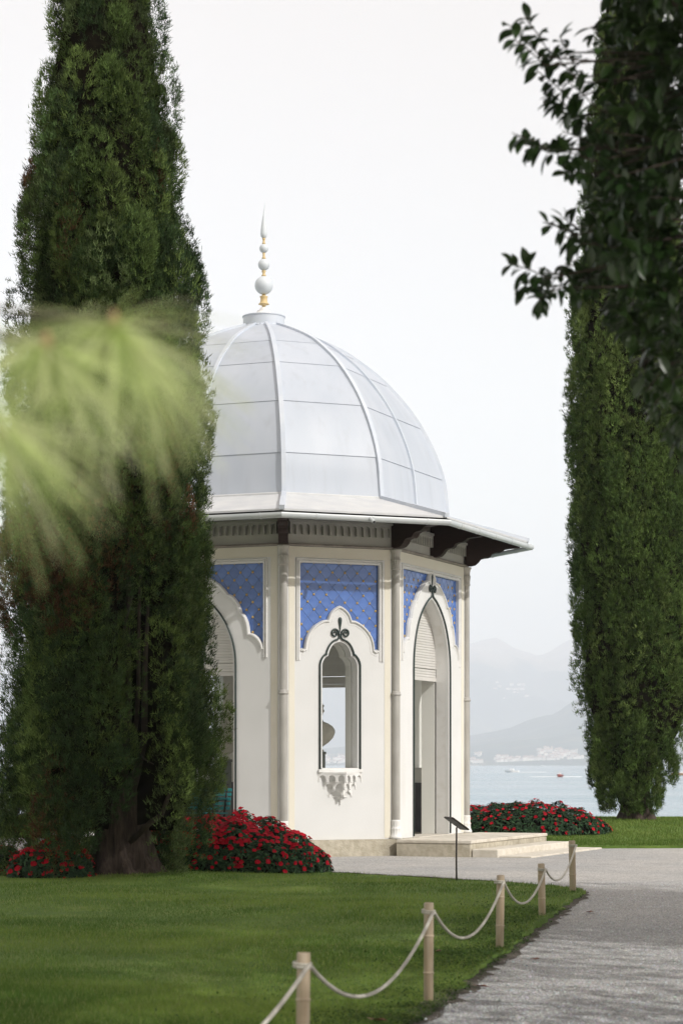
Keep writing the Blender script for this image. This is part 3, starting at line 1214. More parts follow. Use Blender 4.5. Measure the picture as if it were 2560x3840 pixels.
def rho(z):
    # smooth interpolation of the profile
    i = max(0, min(len(ZP) - 2, int(np.searchsorted(ZP, z)) - 1))
    t = (z - ZP[i]) / (ZP[i + 1] - ZP[i])
    m = lambda j: 0 if j <= 0 else ((RP[j + 1] - RP[j - 1]) / (ZP[j + 1] - ZP[j - 1]) if j < len(ZP) - 1 else (RP[-1] - RP[-2]) / (ZP[-1] - ZP[-2]))
    h = ZP[i + 1] - ZP[i]
    return (2 * t ** 3 - 3 * t ** 2 + 1) * RP[i] + (t ** 3 - 2 * t ** 2 + t) * h * m(i) + (-2 * t ** 3 + 3 * t ** 2) * RP[i + 1] + (t ** 3 - t ** 2) * h * m(i + 1)


dome = obj('dome', None, pav)
dome['label'] = 'pale grey painted metal dome with raised ribs'
rays = []
for k in range(8):
    if k % 2 == 1:                       # door sides have a middle rib
        a, t, hw, _ = face(k)
        rays.append((nvec(t) * (AD + E_IN), 'm', k))
    rays.append((vertex(k, E_IN), 'v', k))
rows = [6.47, 7.26, 8.26, 9.08, 9.60, 10.165]
for i in range(len(rays)):
    p, q = rays[i - 1][0], rays[i][0]
    for r in range(5):
        z0, z1 = rows[r], rows[r + 1]
        V, F = [], []
        ns = 5
        for j in range(ns + 1):
            z = z0 - .012 * (r > 0) + (z1 - z0 + .012 * (r > 0)) * j / ns
            lift = 1 + .0045 * (1 - j / ns)
            rr = rho(z) * lift
            V += [(p.x * rr, p.y * rr, z), (q.x * rr, q.y * rr, z)]
        F = [(2 * j, 2 * j + 1, 2 * j + 3, 2 * j + 2) for j in range(ns)]
        n0 = len(V)
        rr = rho(z0) * .99
        V += [(p.x * rr, p.y * rr, z0 - .012), (q.x * rr, q.y * rr, z0 - .012), V[0], V[1]]
        F.append((n0, n0 + 1, n0 + 3, n0 + 2))
        me = mk('panel', V, F, 'dome')
        me.polygons.foreach_set('use_smooth', [True] * ns + [False])
        me.update()
        obj('panel', me, dome)
for (p, kind_, k) in rays:
    d = p.normalized()
    sd = Vector((-d.y, d.x, 0))
    rl = p.length
    mb = MB()
    w = .045 if kind_ == 'v' else .036
    cuts = [6.50, 7.75, 8.95, 9.75, 10.16]
    for ci in range(4):
        rs = []
        for z in np.linspace(cuts[ci] - (.03 if ci else 0), cuts[ci + 1], 9):
            e = .012
            g = (rho(min(z + e, 10.17)) - rho(max(z - e, 6.46))) * rl / (2 * e)
            tn = Vector((d.x * g, d.y * g, 1)).normalized()
            nr = Vector((d.x, d.y, 0)) - tn * tn.dot(Vector((d.x, d.y, 0)))
            nr.normalize()
            c = p * rho(z) + Vector((0, 0, z))
            h = .046 - .003 * ci
            ww = w * (1 - .0 * ci)
            if z > 9.7:
                ww *= max(.6, 1 - (z - 9.7) * .8)
            rs.append([c + sd * ww - nr * .03, c + sd * ww * .92 + nr * h, c - sd * ww * .92 + nr * h, c - sd * ww - nr * .03])
        mb.rings(rs, True, True)
    obj('rib', mb.mesh('rib', 'rib'), dome)
# flashing round the foot of the dome
for k in range(8):
    a0, a1 = vertex(k - 1, E_IN + .035), vertex(k, E_IN + .035)
    b0, b1 = vertex(k - 1, E_IN - .01), vertex(k, E_IN - .01)
    mb = MB().rings([[a0 + Vector((0, 0, Z_IN + .02)), a1 + Vector((0, 0, Z_IN + .02)), b1 + Vector((0, 0, Z_IN + .02)), b0 + Vector((0, 0, Z_IN + .02))],
                     [a0 + Vector((0, 0, Z_IN + .05)), a1 + Vector((0, 0, Z_IN + .05)), b1 + Vector((0, 0, Z_IN + .10)), b0 + Vector((0, 0, Z_IN + .10))]], True, True)
    obj('flashing', mb.mesh('flashing', 'skirt'), pav)
# finial
fin = obj('finial', MB().lathe([(.30, 10.10), (.36, 10.165), (.405, 10.175), (.405, 10.355), (.418, 10.36), (.42, 10.378), (.40, 10.385), (.19, 10.388), (.175, 10.40), (.125, 10.478), (.128, 10.486), (.085, 10.49), (.080, 10.52), (.055, 10.55), (.025, 10.566)], 40).mesh('finial_drum', 'rib'), pav)
shade_auto(fin.data, 35)
obj('finial_cone', shade_auto(MB().lathe([(.196, 10.386), (.18, 10.402), (.13, 10.479), (.132, 10.489), (.09, 10.492), (.085, 10.522), (.06, 10.553), (.028, 10.569)], 32).mesh('finial_cone', 'finial_cone'), 30), fin)
for i in range(12):                     # leaf-shaped valance over the vents
    a = 2 * PI * (i + .5) / 12 + PHI
    mb = MB()
    rs = []
    for u in np.linspace(-1, 1, 7):
        an = a + u * PI / 12 * .96
        r0, r1 = .40, .40 + .085 * (.35 + .65 * u * u)
        rs.append([(r0 * math.cos(an), r0 * math.sin(an), 10.186), (r1 * math.cos(an), r1 * math.sin(an), 10.176 - .05 * (.35 + .65 * u * u)), (r1 * math.cos(an), r1 * math.sin(an), 10.168 - .05 * (.35 + .65 * u * u)), (r0 * math.cos(an), r0 * math.sin(an), 10.172)])
    mb.rings(rs, True, True)
    obj('valance_leaf', mb.mesh('valance_leaf', 'rib'), fin)
obj('vent_ring', MB().lathe([(.36, 10.06), (.425, 10.07), (.42, 10.16), (.36, 10.165)], 32).mesh('vent_ring', 'wood'), fin)


def ball(z, r):
    return [(max(.002, r * math.sin(a)), z - r * math.cos(a)) for a in np.linspace(.02, PI - .02, 15)]


for z, r in ((10.989, .179), (11.393, .113), (11.709, .0876)):
    obj('finial_ball', MB().lathe(ball(z, r), 32).mesh('finial_ball', 'finial_ball', True), fin)
for prof in ([(.03, 10.56), (.035, 10.59), (.06, 10.605), (.106, 10.618), (.106, 10.626), (.075, 10.65), (.066, 10.70), (.066, 10.74), (.080, 10.762), (.080, 10.772), (.035, 10.79), (.035, 10.815)],
             [(.03, 11.16), (.047, 11.172), (.047, 11.182), (.03, 11.20), (.028, 11.235), (.045, 11.262), (.03, 11.285)],
             [(.025, 11.50), (.040, 11.512), (.040, 11.522), (.025, 11.545), (.022, 11.59), (.03, 11.625)],
             [(.022, 11.79), (.034, 11.80), (.034, 11.812), (.022, 11.83), (.022, 11.875), (.032, 11.893), (.03, 11.91)]):
    obj('finial_spool', MB().lathe(prof, 24).mesh('finial_spool', 'finial_gold', True), fin)
mb = MB()
rs = []
for r, z, dx in ((.005, 11.905, 0), (.035, 11.915, 0), (.058, 11.945, 0), (.066, 11.985, 0), (.064, 12.04, 0), (.055, 12.12, 0), (.044, 12.20, 0), (.030, 12.29, 0), (.016, 12.36, 0), (.010, 12.42, .004), (.006, 12.52, .012), (.002, 12.64, .025)):
    rs.append([(r * math.cos(2 * PI * j / 16) + dx, r * math.sin(2 * PI * j / 16), z) for j in range(16)])
obj('finial_spike', mb.rings(rs, True, True).mesh('finial_spike', 'finial_ball', True), fin)

# ------------------------------------------------------------------ landing and steps before the door on the right
_, t1, hw1, _ = face(1)
stp = thing('stone_steps', 'weathered stone landing with two steps before the right-hand pavilion doorway', 'steps', Vector((CX, CY, 0)) + nvec(t1) * AD, t1)
mb = MB().bbox(-2.18, 2.42, -1.52, -.11, -.2, .235, .012)
obj('landing_block', mb.mesh('landing_block', 'plinth'), stp)
for x0, x1 in ((-2.19, -.72), (-.715, .86), (.865, 2.43)):
    obj('landing_slab', MB().bbox(x0, x1, -1.535, -.115, .237, .297, .010).mesh('landing_slab', 'step_stone'), stp)
obj('threshold', MB().bbox(-.96, .96, -.113, .5, .20, .308, .006).mesh('threshold', 'step_stone'), stp)
for x0, x1 in ((-2.16, -.9), (-.895, 2.40)):
    obj('step', MB().bbox(x0, x1, -2.02, -1.537, -.2, .142, .014).mesh('step', 'step_stone'), stp)
obj('flagstone', MB().bbox(-2.1, 2.5, -2.62, -2.022, -.1, .028, .010).mesh('flagstone', 'step_stone'), stp)

# ------------------------------------------------------------------ what stands inside the pavilion


def bust(loc, rot, label, tall=1.48, who=0):
    b = thing('stone_bust', label, 'statue', loc, rot)
    prof = [(.09, .08, 0), (.12, .10, .02), (.21, .15, .08), (.30, .18, .17), (.345, .19, .27), (.34, .185, .33), (.29, .165, .40), (.20, .13, .455), (.105, .095, .49), (.078, .08, .54), (.074, .078, .58), (.085, .10, .61), (.098, .118, .66), (.104, .125, .72), (.10, .122, .78), (.08, .10, .83), (.04, .05, .86), (.005, .005, .866)]
    mb = MB()
    rs = []
    for i, (a, c, z) in enumerate(prof):
        rs.append([(a * math.cos(u), c * math.sin(u) - (.035 if z > .58 else 0) * (1 if math.sin(u) < 0 else .3), z + tall) for u in np.linspace(0, 2 * PI, 24, endpoint=False)])
    mb.rings(rs, True, True)
    obj('torso_and_head', mb.mesh('torso_and_head', 'statue', True), b)
    mb = MB().rings([[(-.012, -.15, tall + .70), (.012, -.15, tall + .70), (0, -.12, tall + .70)], [(-.02, -.15, tall + .655), (.02, -.15, tall + .655), (0, -.18, tall + .66)], [(-.012, -.14, tall + .645), (.012, -.14, tall + .645), (0, -.13, tall + .645)]], True, True)
    obj('nose', mb.mesh('nose', 'statue'), b)
    mb = MB()
    for sg in (-1, 1):
        mb.lathe([(.004, -.03), (.018, -.015), (.02, .01), (.004, .03)], 8, (sg * .106, 0, tall + .70))
    obj('ear', mb.mesh('ear', 'statue', True), b)
    mb = MB()
    for i in range(40):
        u, vv = random.uniform(0, 2 * PI), random.uniform(.0, 1.2)
        mb.lathe([(.003, -.022), (.02, -.01), (.02, .01), (.003, .022)], 6, (.10 * math.cos(u) * math.cos(vv), .02 + .115 * math.sin(u) * math.cos(vv), tall + .75 + .11 * math.sin(vv)))
    obj('hair', mb.mesh('hair', 'statue', True), b)
    mb = MB()
    for i in range(6):
        sg = -1 if i % 2 else 1
        mb.tube([(sg * .06, -.10, tall + .50), (sg * (.12 + .02 * i), -.17, tall + .36), (-sg * .03 * i * .5, -.19, tall + .2 + .02 * i)], .014, 6)
    obj('drapery_fold', mb.mesh('drapery_fold', 'statue', True), b)
    obj('socle', MB().lathe([(.11, tall - .10), (.11, tall - .07), (.07, tall - .05), (.06, tall - .02), (.10, tall + .01)], 16).mesh('socle', 'statue', True), b)
    mb = MB().bbox(-.14, .14, -.14, .14, 0, .10, .01)
    mb.bbox(-.11, .11, -.11, .11, .10, tall - .16, .01)
    mb.bbox(-.125, .125, -.125, .125, tall - .16, tall - .10, .01)
    obj('pedestal', mb.mesh('pedestal', 'pedestal'), b)
    return b


bust((-.455, 43.6, FLOOR + .22), R(200), 'grey stone bust on a slim pedestal seen through the narrow window', 1.48)
bust((-2.36, 44.9, FLOOR), R(20), 'draped stone bust inside the pavilion, beside the left cypress edge', 1.55)

bench = thing('teal_bench', 'teal slatted bench with black iron ends inside the left doorway', 'bench', (-2.75, 41.55, FLOOR), R(-24))
for i in range(5):
    obj('back_slat', MB().bbox(-.70, .70, .06 + .022 * i, .082 + .022 * i, .50 + .085 * i, .56 + .085 * i, .005).mesh('back_slat', 'teal'), bench)
for i in range(5):
    obj('seat_slat', MB().bbox(-.70, .70, -.40 + .085 * i, -.335 + .085 * i, .43, .452, .005).mesh('seat_slat', 'teal'), bench)
for sx in (-.6, .6):
    mb = MB()
    mb.tube([(sx, -.42, 0), (sx, -.38, .22), (sx, -.40, .42)], .022, 8)
    mb.tube([(sx, .12, 0), (sx, .02, .22), (sx, .04, .45), (sx, .19, .98)], .022, 8)
    mb.tube([(sx, -.40, .42), (sx, .04, .42)], .018, 8)
    mb.tube([(sx, -.40, .42), (sx, -.42, .62), (sx, -.2, .68), (sx, .1, .70)], .018, 8)
    obj('bench_end', mb.mesh('bench_end', 'iron', True), bench)
    obj('armrest', MB().bbox(sx - .04, sx + .04, -.44, .1, .69, .72, .006).mesh('armrest', 'teal'), bench)

# ------------------------------------------------------------------ sign on its thin post
sg = thing('information_sign', 'dark tilted information panel on a thin rusty post at the lawn edge', 'sign', (1.614, 31.1, .02), R(104))
obj('post', MB().tube([(0, 0, -.1), (.004, .003, .35), (0, 0, .745)], .013, 8).mesh('post', 'sign', True), sg)
mb = MB()
rot = Matrix.Rotation(R(35), 4, 'X')
mbx = MB().bbox(-.20, .20, -.15, .15, -.012, .012, .004)
mb.add([tuple(rot @ Vector(v) + Vector((0, 0, .80))) for v in mbx.v], mbx.f)
obj('panel', mb.mesh('panel', 'sign'), sg)
mb = MB()
mbx = MB().box(-.18, .18, -.13, .13, .0125, .0145)
mb.add([tuple(rot @ Vector(v) + Vector((0, 0, .80))) for v in mbx.v], mbx.f)
obj('panel_face', mb.mesh('panel_face', 'sign_face'), sg)

# ------------------------------------------------------------------ rope fence
posts = [(-.20, 11.3, .66, .036), (.60, 15.3, .665, .034), (1.39, 19.5, .645, .036), (2.09, 23.1, .585, .038), (2.89, 27.7, .665, .042)]
plabel = ['nearest bamboo post of the rope fence, cut by the bottom edge', 'second nearest bamboo post of the rope fence, beside the gravel edge',
          'middle bamboo post of the five in the rope fence', 'short bamboo post with a worn top, second from the farthest', 'farthest bamboo post of the rope fence, at the lawn corner']
tops = []
for i, (x, y, h, r) in enumerate(posts):
    z0 = .03
    p = thing('bamboo_post', plabel[i], 'post', (x, y, z0), random.uniform(0, 3), 'bamboo posts of the rope fence')
    prof = [(r, -.2), (r, .10)]
    nodes = [.16 + .02 * i, .42 + .015 * i]
    zz = 0.02
    prof = [(r, -.2)]
    for nd in nodes:
        prof += [(r * .99, nd - .010), (r * 1.02, nd - .006), (r * 1.14, nd - .001), (r * 1.14, nd + .003), (r * .95, nd + .006), (r * .99, nd + .014)]
    prof += [(r * .97, h - .006), (r * .90, h), (r * .72, h + .001), (r * .70, h - .02)]
    o = obj('cane', MB().lathe(prof, 16).mesh('cane', 'bamboo', True), p)
    o.rotation_euler = (R(random.uniform(-1.2, 1.2)), R(random.uniform(-1.2, 1.2)), 0)
    mb = MB()
    for q in range(2):
        rr = r + .008
        mb.tube([(rr * math.cos(a), rr * math.sin(a), h - .055 - .015 * q + .004 * math.sin(a)) for a in np.linspace(0, 2 * PI, 15)], .008, 6, False)
    obj('rope_binding', mb.mesh('rope_binding', 'rope', True), p)
    tops.append(Vector((x, y, z0 + h - .06)))
pts = []
allp = [Vector((-.95, 7.9, .60))] + tops
sags = [.26, .33, .31, .26, .24]
for i in range(len(allp) - 1):
    a, b = allp[i], allp[i + 1]
    for j in range(18):
        u = j / 18
        p = a.lerp(b, u)
        pts.append(p + Vector((0.035, -.02, -sags[i] * 4 * u * (1 - u) * (1.0 - .25 * (u - .5)))))
pts.append(allp[-1] + Vector((.035, -.02, 0)))
mb = MB().tube(pts, .0115, 7)
obj('fence_rope', mb.mesh('fence_rope', 'rope', True), label='pale slack rope sagging between the bamboo posts', cat='rope')

# ------------------------------------------------------------------ foliage builders


def blades(P, D, L, W, col, jitter=.0, bend=None):
    """one triangle per blade: P base (n,3), D direction, L length, W width"""
    n = len(P)
    side = np.cross(D, rng.normal(size=(n, 3)))
    side /= np.linalg.norm(side, axis=1, keepdims=True) + 1e-9
    V = np.empty((n, 3, 3), np.float32)
    V[:, 0] = P + side * W[:, None] / 2
    V[:, 1] = P - side * W[:, None] / 2
    V[:, 2] = P + D * L[:, None]
    F = np.arange(n * 3).reshape(n, 3)
    c = np.repeat(col[:, None, :], 3, axis=1)
    return V.reshape(-1, 3), F, c.reshape(-1, 3)


def leaves(P, D, U, L, W, col, fold=.25, droop=.2):
    """four-triangle pointed leaves: base P, axis D, up-ish U"""
    n = len(P)
    S = np.cross(D, U)
    S /= np.linalg.norm(S, axis=1, keepdims=True) + 1e-9
    Nn = np.cross(S, D)
    V = np.empty((n, 6, 3), np.float32)
    l, w = L[:, None], W[:, None]
    V[:, 0] = P
    V[:, 1] = P + D * l * .45 + S * w * .5 + Nn * w * fold * .5
    V[:, 2] = P + D * l * .45 - S * w * .5 + Nn * w * fold * .5
    V[:, 3] = P + D * l * .5 - Nn * l * droop * .15
    V[:, 4] = P + D * l * .98 - Nn * l * droop
    V[:, 5] = P + D * l * .72 + S * w * .36 + Nn * (w * fold * .3 - l * droop * .4)
    base = np.arange(n)[:, None] * 6
    f = np.array([[0, 3, 1], [0, 2, 3], [1, 3, 5], [5, 3, 4], [3, 2, 4]])
    F = (base[:, None, :] + f[None, :, :]).reshape(-1, 3)
    c = np.repeat(col[:, None, :], 6, axis=1)
    return V.reshape(-1, 3), F, c.reshape(-1, 3)


def unit(a):
    return a / (np.linalg.norm(a, axis=-1, keepdims=True) + 1e-9)


def trunk_mesh(prof, ridges, seedv, n=36, name='trunk', lean=(0, 0), m='bark', twist=0.6):
    rs = []
    for r, z in prof:
        ring = []
        for j in range(n):
            a = 2 * PI * j / n
            f = 1 + .13 * math.sin(ridges * (a + twist * z) + seedv) * (1.0 if z < 1.2 else .6) + .07 * math.sin(3 * a + seedv * 2 + z) + .05 * mnoise.noise(Vector((math.cos(a) * 3, math.sin(a) * 3, z * 2 + seedv)))
            ring.append((r * f * math.cos(a) + lean[0] * z, r * f * math.sin(a) + lean[1] * z, z))
        rs.append(ring)
    return MB().rings(rs, True, True).mesh(name, m, True)


def cypress(name, label, base, zs, cxs, rad, n_lobes, tufts, blade_n, seed, hollow=None, brown=None, bl=.085, trunk=None, palette=None, depth=.30, yr=1.0, thin=None, core0=.1, corek=.80, lobe=(.10, .24), cut=.35):
    """columnar cypress: plumes of sprays over a dark core; cxs, rad give the centre shift and radius at heights zs"""
    r_ = np.random.default_rng(seed)
    t = thing(name, label, 'tree', base)
    obj('trunk', trunk[0], t)
    for extra_name, em in trunk[1]:
        obj(extra_name, em, t)
    H0, H1 = zs[0], zs[-1]
    cxf = lambda z: np.interp(z, zs, cxs)
    rf = lambda z: np.interp(z, zs, rad)
    # lobes
    zz = []
    while len(zz) < n_lobes:
        c = r_.uniform(H0, H1, n_lobes)
        keep = r_.uniform(0, 1, n_lobes) < rf(c) / max(rad)
        zz += list(c[keep])
    zl = np.array(zz[:n_lobes])
    al = r_.uniform(0, 2 * PI, n_lobes)
    camdir = math.atan2(-base[1], -base[0])          # side that faces the viewer
    # most plumes on the visible half
    flip = r_.uniform(0, 1, n_lobes) < .35
    da = (al - camdir + PI) % (2 * PI) - PI
    al = np.where(flip & (np.abs(da) > 1.9), camdir + r_.uniform(-1.9, 1.9, n_lobes), al)
    inset = r_.uniform(.02, depth, n_lobes) * np.minimum(1, rf(zl) / 1.0)
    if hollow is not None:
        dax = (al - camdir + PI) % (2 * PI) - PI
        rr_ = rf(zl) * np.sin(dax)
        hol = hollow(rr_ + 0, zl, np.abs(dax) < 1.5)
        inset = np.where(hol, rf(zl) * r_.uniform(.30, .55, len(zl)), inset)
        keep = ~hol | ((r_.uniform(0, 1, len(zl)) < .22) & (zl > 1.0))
        zl, al, inset = zl[keep], al[keep], inset[keep]
    nl = len(zl)
    bul = np.array([mnoise.noise(Vector((math.cos(a) * 1.3, math.sin(a) * 1.3, z * .55 + seed))) for a, z in zip(al, zl)])
    rl = np.maximum((rf(zl) - .09) * (1 + .07 * bul) - inset, .05)
    LC = np.stack([cxf(zl) + rl * np.cos(al), rl * np.sin(al) * yr, zl], 1)
    lw = r_.uniform(*lobe, nl) * np.clip(rf(zl) / 1.2, .6, 1.2)       # plume half width
    lh = lw * r_.uniform(1.6, 3.2, nl)                                   # plume half height
    pal = np.array(palette)
    lcol = pal[r_.integers(0, len(pal), nl)] * r_.uniform(.65, 1.45, (nl, 1))
    if brown is not None:
        bm = brown(rl * np.sin((al - camdir + PI) % (2 * PI) - PI), zl, r_.uniform(0, 1, nl))
        lcol[bm] = np.array([.105, .058, .030]) * r_.uniform(.7, 1.3, (bm.sum(), 1))
    # tufts over plume surfaces
    li = r_.integers(0, nl, tufts)
    u = unit(r_.normal(size=(tufts, 3)))
    outw = np.stack([np.cos(al[li]), np.sin(al[li]), np.full(tufts, .35)], 1)
    dots = (u * outw).sum(1, keepdims=True)
    u = np.where(dots < -.15, u - 2 * dots * outw / (outw ** 2).sum(1, keepdims=True), u)
    sc = np.stack([lw[li], lw[li], lh[li]], 1) * r_.uniform(.84, 1.05, (tufts, 1))
    P = LC[li] + u * sc
    ok = P[:, 2] > H0 - cut
    P, u, li = P[ok], u[ok], li[ok]
    nt = len(P)
    nrm = unit(u / np.array([1, 1, 1.6]))
    B = np.repeat(P, blade_n, 0) + r_.normal(size=(nt * blade_n, 3)) * .025
    D = unit(np.repeat(nrm, blade_n, 0) * .50 + np.array([0, 0, .75]) + r_.normal(size=(nt * blade_n, 3)) * .42)
    L = r_.uniform(.6, 1.35, nt * blade_n) * bl
    W = r_.uniform(.13, .24, nt * blade_n) * bl
    col = np.repeat(lcol[li] * r_.uniform(.6, 1.6, (nt, 1)), blade_n, 0) * r_.uniform(.75, 1.3, (nt * blade_n, 1))
    V, F, cc = blades(B, D, L, W, col)
    o = obj('crown', fast('crown', V, F, 'foliage', cc), t)
    o['kind'] = 'stuff'
    # near-black core: the crown's inner shade put in its colour, stops the view through
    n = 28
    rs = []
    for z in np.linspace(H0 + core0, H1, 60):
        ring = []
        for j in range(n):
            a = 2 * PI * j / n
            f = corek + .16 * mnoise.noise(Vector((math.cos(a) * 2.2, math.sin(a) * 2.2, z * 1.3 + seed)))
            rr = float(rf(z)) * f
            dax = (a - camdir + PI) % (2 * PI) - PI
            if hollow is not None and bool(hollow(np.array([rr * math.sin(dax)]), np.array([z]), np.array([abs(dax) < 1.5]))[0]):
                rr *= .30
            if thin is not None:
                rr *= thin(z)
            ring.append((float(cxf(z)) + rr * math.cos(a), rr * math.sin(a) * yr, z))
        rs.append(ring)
    obj('shade_core', MB().rings(rs, True, True).mesh('shade_core', 'core', True), t)
    return t


# ---- left cypress, in front of the pavilion
YL = 32.3
pxm = 5087 / YL
LB = ((285 - 784) / pxm, YL, .03)


def zdisp(y, pm):
    return 1.65 + (1755 - y) / pm


rowsL = [(1985, 300, 330), (1960, 110, 400), (1930, 45, 440), (1890, 20, 472), (1840, 5, 500), (1780, 0, 512), (1700, 0, 512), (1640, 2, 505), (1560, 8, 488), (1450, 12, 482), (1350, 14, 478), (1250, 18, 474), (1150, 22, 472), (1000, 26, 466), (850, 28, 460), (720, 33, 452), (640, 36, 450), (500, 44, 430), (400, 60, 425), (300, 75, 402), (200, 95, 396), (100, 108, 384), (0, 122, 368), (-120, 140, 350), (-300, 170, 310), (-520, 215, 260)]
zsL = np.array([zdisp(y, pxm) for y, a, b in rowsL]) - LB[2]
cxL = np.array([((a + b) / 2 - 784) / pxm for y, a, b in rowsL]) - LB[0]
rdL = np.array([(b - a) / 2 / pxm for y, a, b in rowsL])


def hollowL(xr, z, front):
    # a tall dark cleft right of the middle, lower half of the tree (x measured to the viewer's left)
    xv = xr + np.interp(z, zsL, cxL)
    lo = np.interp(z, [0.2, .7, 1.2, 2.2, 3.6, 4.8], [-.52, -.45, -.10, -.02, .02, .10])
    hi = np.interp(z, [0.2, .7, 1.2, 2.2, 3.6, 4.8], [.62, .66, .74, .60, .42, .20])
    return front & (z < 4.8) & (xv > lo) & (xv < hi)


def brownL(xr, z, u):
    xv = xr
    return ((z > 3.9) & (z < 5.0) & (xv < -.05) & (xv > -1.5) & (u < .55)) | (u < .02)


trk = trunk_mesh([(.70, -.15), (.58, .0), (.50, .12), (.42, .35), (.38, .7), (.34, 1.2), (.30, 1.9), (.26, 3.0), (.20, 5.0), (.08, 8.5)], 9, 1.0, 54, lean=(-.03, 0))
exb = []
for (p0, p1, p2, r0) in (((.05, -.25, .9), (.35, -.55, 2.0), (.42, -.75, 3.9), .07), ((0, -.25, 1.2), (.12, -.6, 2.6), (.16, -.8, 4.6), .075), ((-.1, -.2, .8), (-.45, -.7, 1.5), (-.8, -.9, 2.2), .06), ((.12, -.3, .5), (.6, -.6, .9), (.95, -.7, 1.7), .05), ((.1, -.2, 1.6), (.28, -.75, 2.7), (.36, -.95, 4.9), .045), ((-.05, -.3, 2.2), (.02, -.8, 3.1), (.22, -1.0, 4.0), .03), ((.05, -.4, 1.3), (.3, -.8, 1.75), (.52, -1.0, 1.62), .022)):
    exb.append(('limb', MB().tube([Vector(p0), Vector(p0).lerp(Vector(p1), .55) + Vector((.03, 0, .05)), Vector(p1), Vector(p1).lerp(Vector(p2), .5) + Vector((-.02, -.03, 0)), Vector(p2)], [r0, r0 * .85, r0 * .7, r0 * .55, r0 * .3], 8).mesh('limb', 'branch', True)))
cypress('cypress_tree', 'tall dark cypress on the left partly hiding the pavilion, with a gnarled trunk', LB, zsL, cxL, rdL, 700, 66000, 14, 21, hollowL, brownL, .068, (trk, exb),
        [(.074, .112, .034), (.048, .080, .028), (.100, .142, .042), (.076, .104, .042), (.036, .062, .025)], depth=.56, core0=.5, corek=.72, lobe=(.16, .36))

# ---- right cypress by the water
YR_ = 53.0
pxr = 5087 / YR_
RB = ((1462 - 784) / pxr, YR_, .33)
rowsR = [(1866, 1425, 1500), (1856, 1392, 1512), (1840, 1372, 1520), (1800, 1354, 1540), (1750, 1350, 1556), (1700, 1350, 1574), (1650, 1346, 1586), (1600, 1332, 1596), (1550, 1325, 1602), (1400, 1316, 1606), (1250, 1313, 1604), (1100, 1309, 1598), (950, 1307, 1594), (850, 1308, 1590), (750, 1316, 1585), (620, 1325, 1578), (500, 1336, 1570), (400, 1345, 1562), (250, 1358, 1550), (100, 1374, 1536), (-60, 1392, 1515), (-250, 1420, 1480)]
zsR = np.array([zdisp(y, pxr) for y, a, b in rowsR]) - RB[2]
cxR = np.array([((a + b) / 2 - 784) / pxr for y, a, b in rowsR]) - RB[0]
rdR = np.array([(b - a) / 2 / pxr for y, a, b in rowsR])
trk2 = trunk_mesh([(.52, -.2), (.42, .05), (.34, .25), (.31, .6), (.28, 1.5), (.22, 4), (.1, 9)], 8, 2.2, 40)
cypress('cypress_tree', 'clipped columnar cypress on the right standing by the lake edge', RB, zsR, cxR, rdR, 1150, 60000, 11, 33, None, None, .085, (trk2, []),
        [(.066, .106, .028), (.082, .126, .034), (.050, .084, .025), (.105, .145, .044)], depth=.30, corek=.83, cut=.02, lobe=(.13, .30), thin=lambda z: .45 + .55 * min(1, max(0, (z - .3) / 2.2)))

# ------------------------------------------------------------------ flower beds


def flower_mesh(seed):
    r_ = random.Random(seed)
    mb = MB()
    for i in range(5):
        a = i * 2 * PI / 5 + r_.uniform(-.15, .15)
        w = .021
        rr = .036 * r_.uniform(.85, 1.15)
        ca, sa = math.cos(a), math.sin(a)
        up = r_.uniform(-.008, .01)
        pts_ = [(0, 0, 0), (rr * .6, w, .004), (rr, w * .55, up), (rr * .93, 0, up - .003), (rr, -w * .55, up), (rr * .6, -w, .004)]
        v = [(x * ca - y * sa, x * sa + y * ca, z + .001 * i) for x, y, z in pts_]
        mb.add(v, [(0, 1, 2, 3), (0, 3, 4, 5)])
    return mb.mesh('flower', 'petal')


FLOWERS = [flower_mesh(i) for i in range(4)]


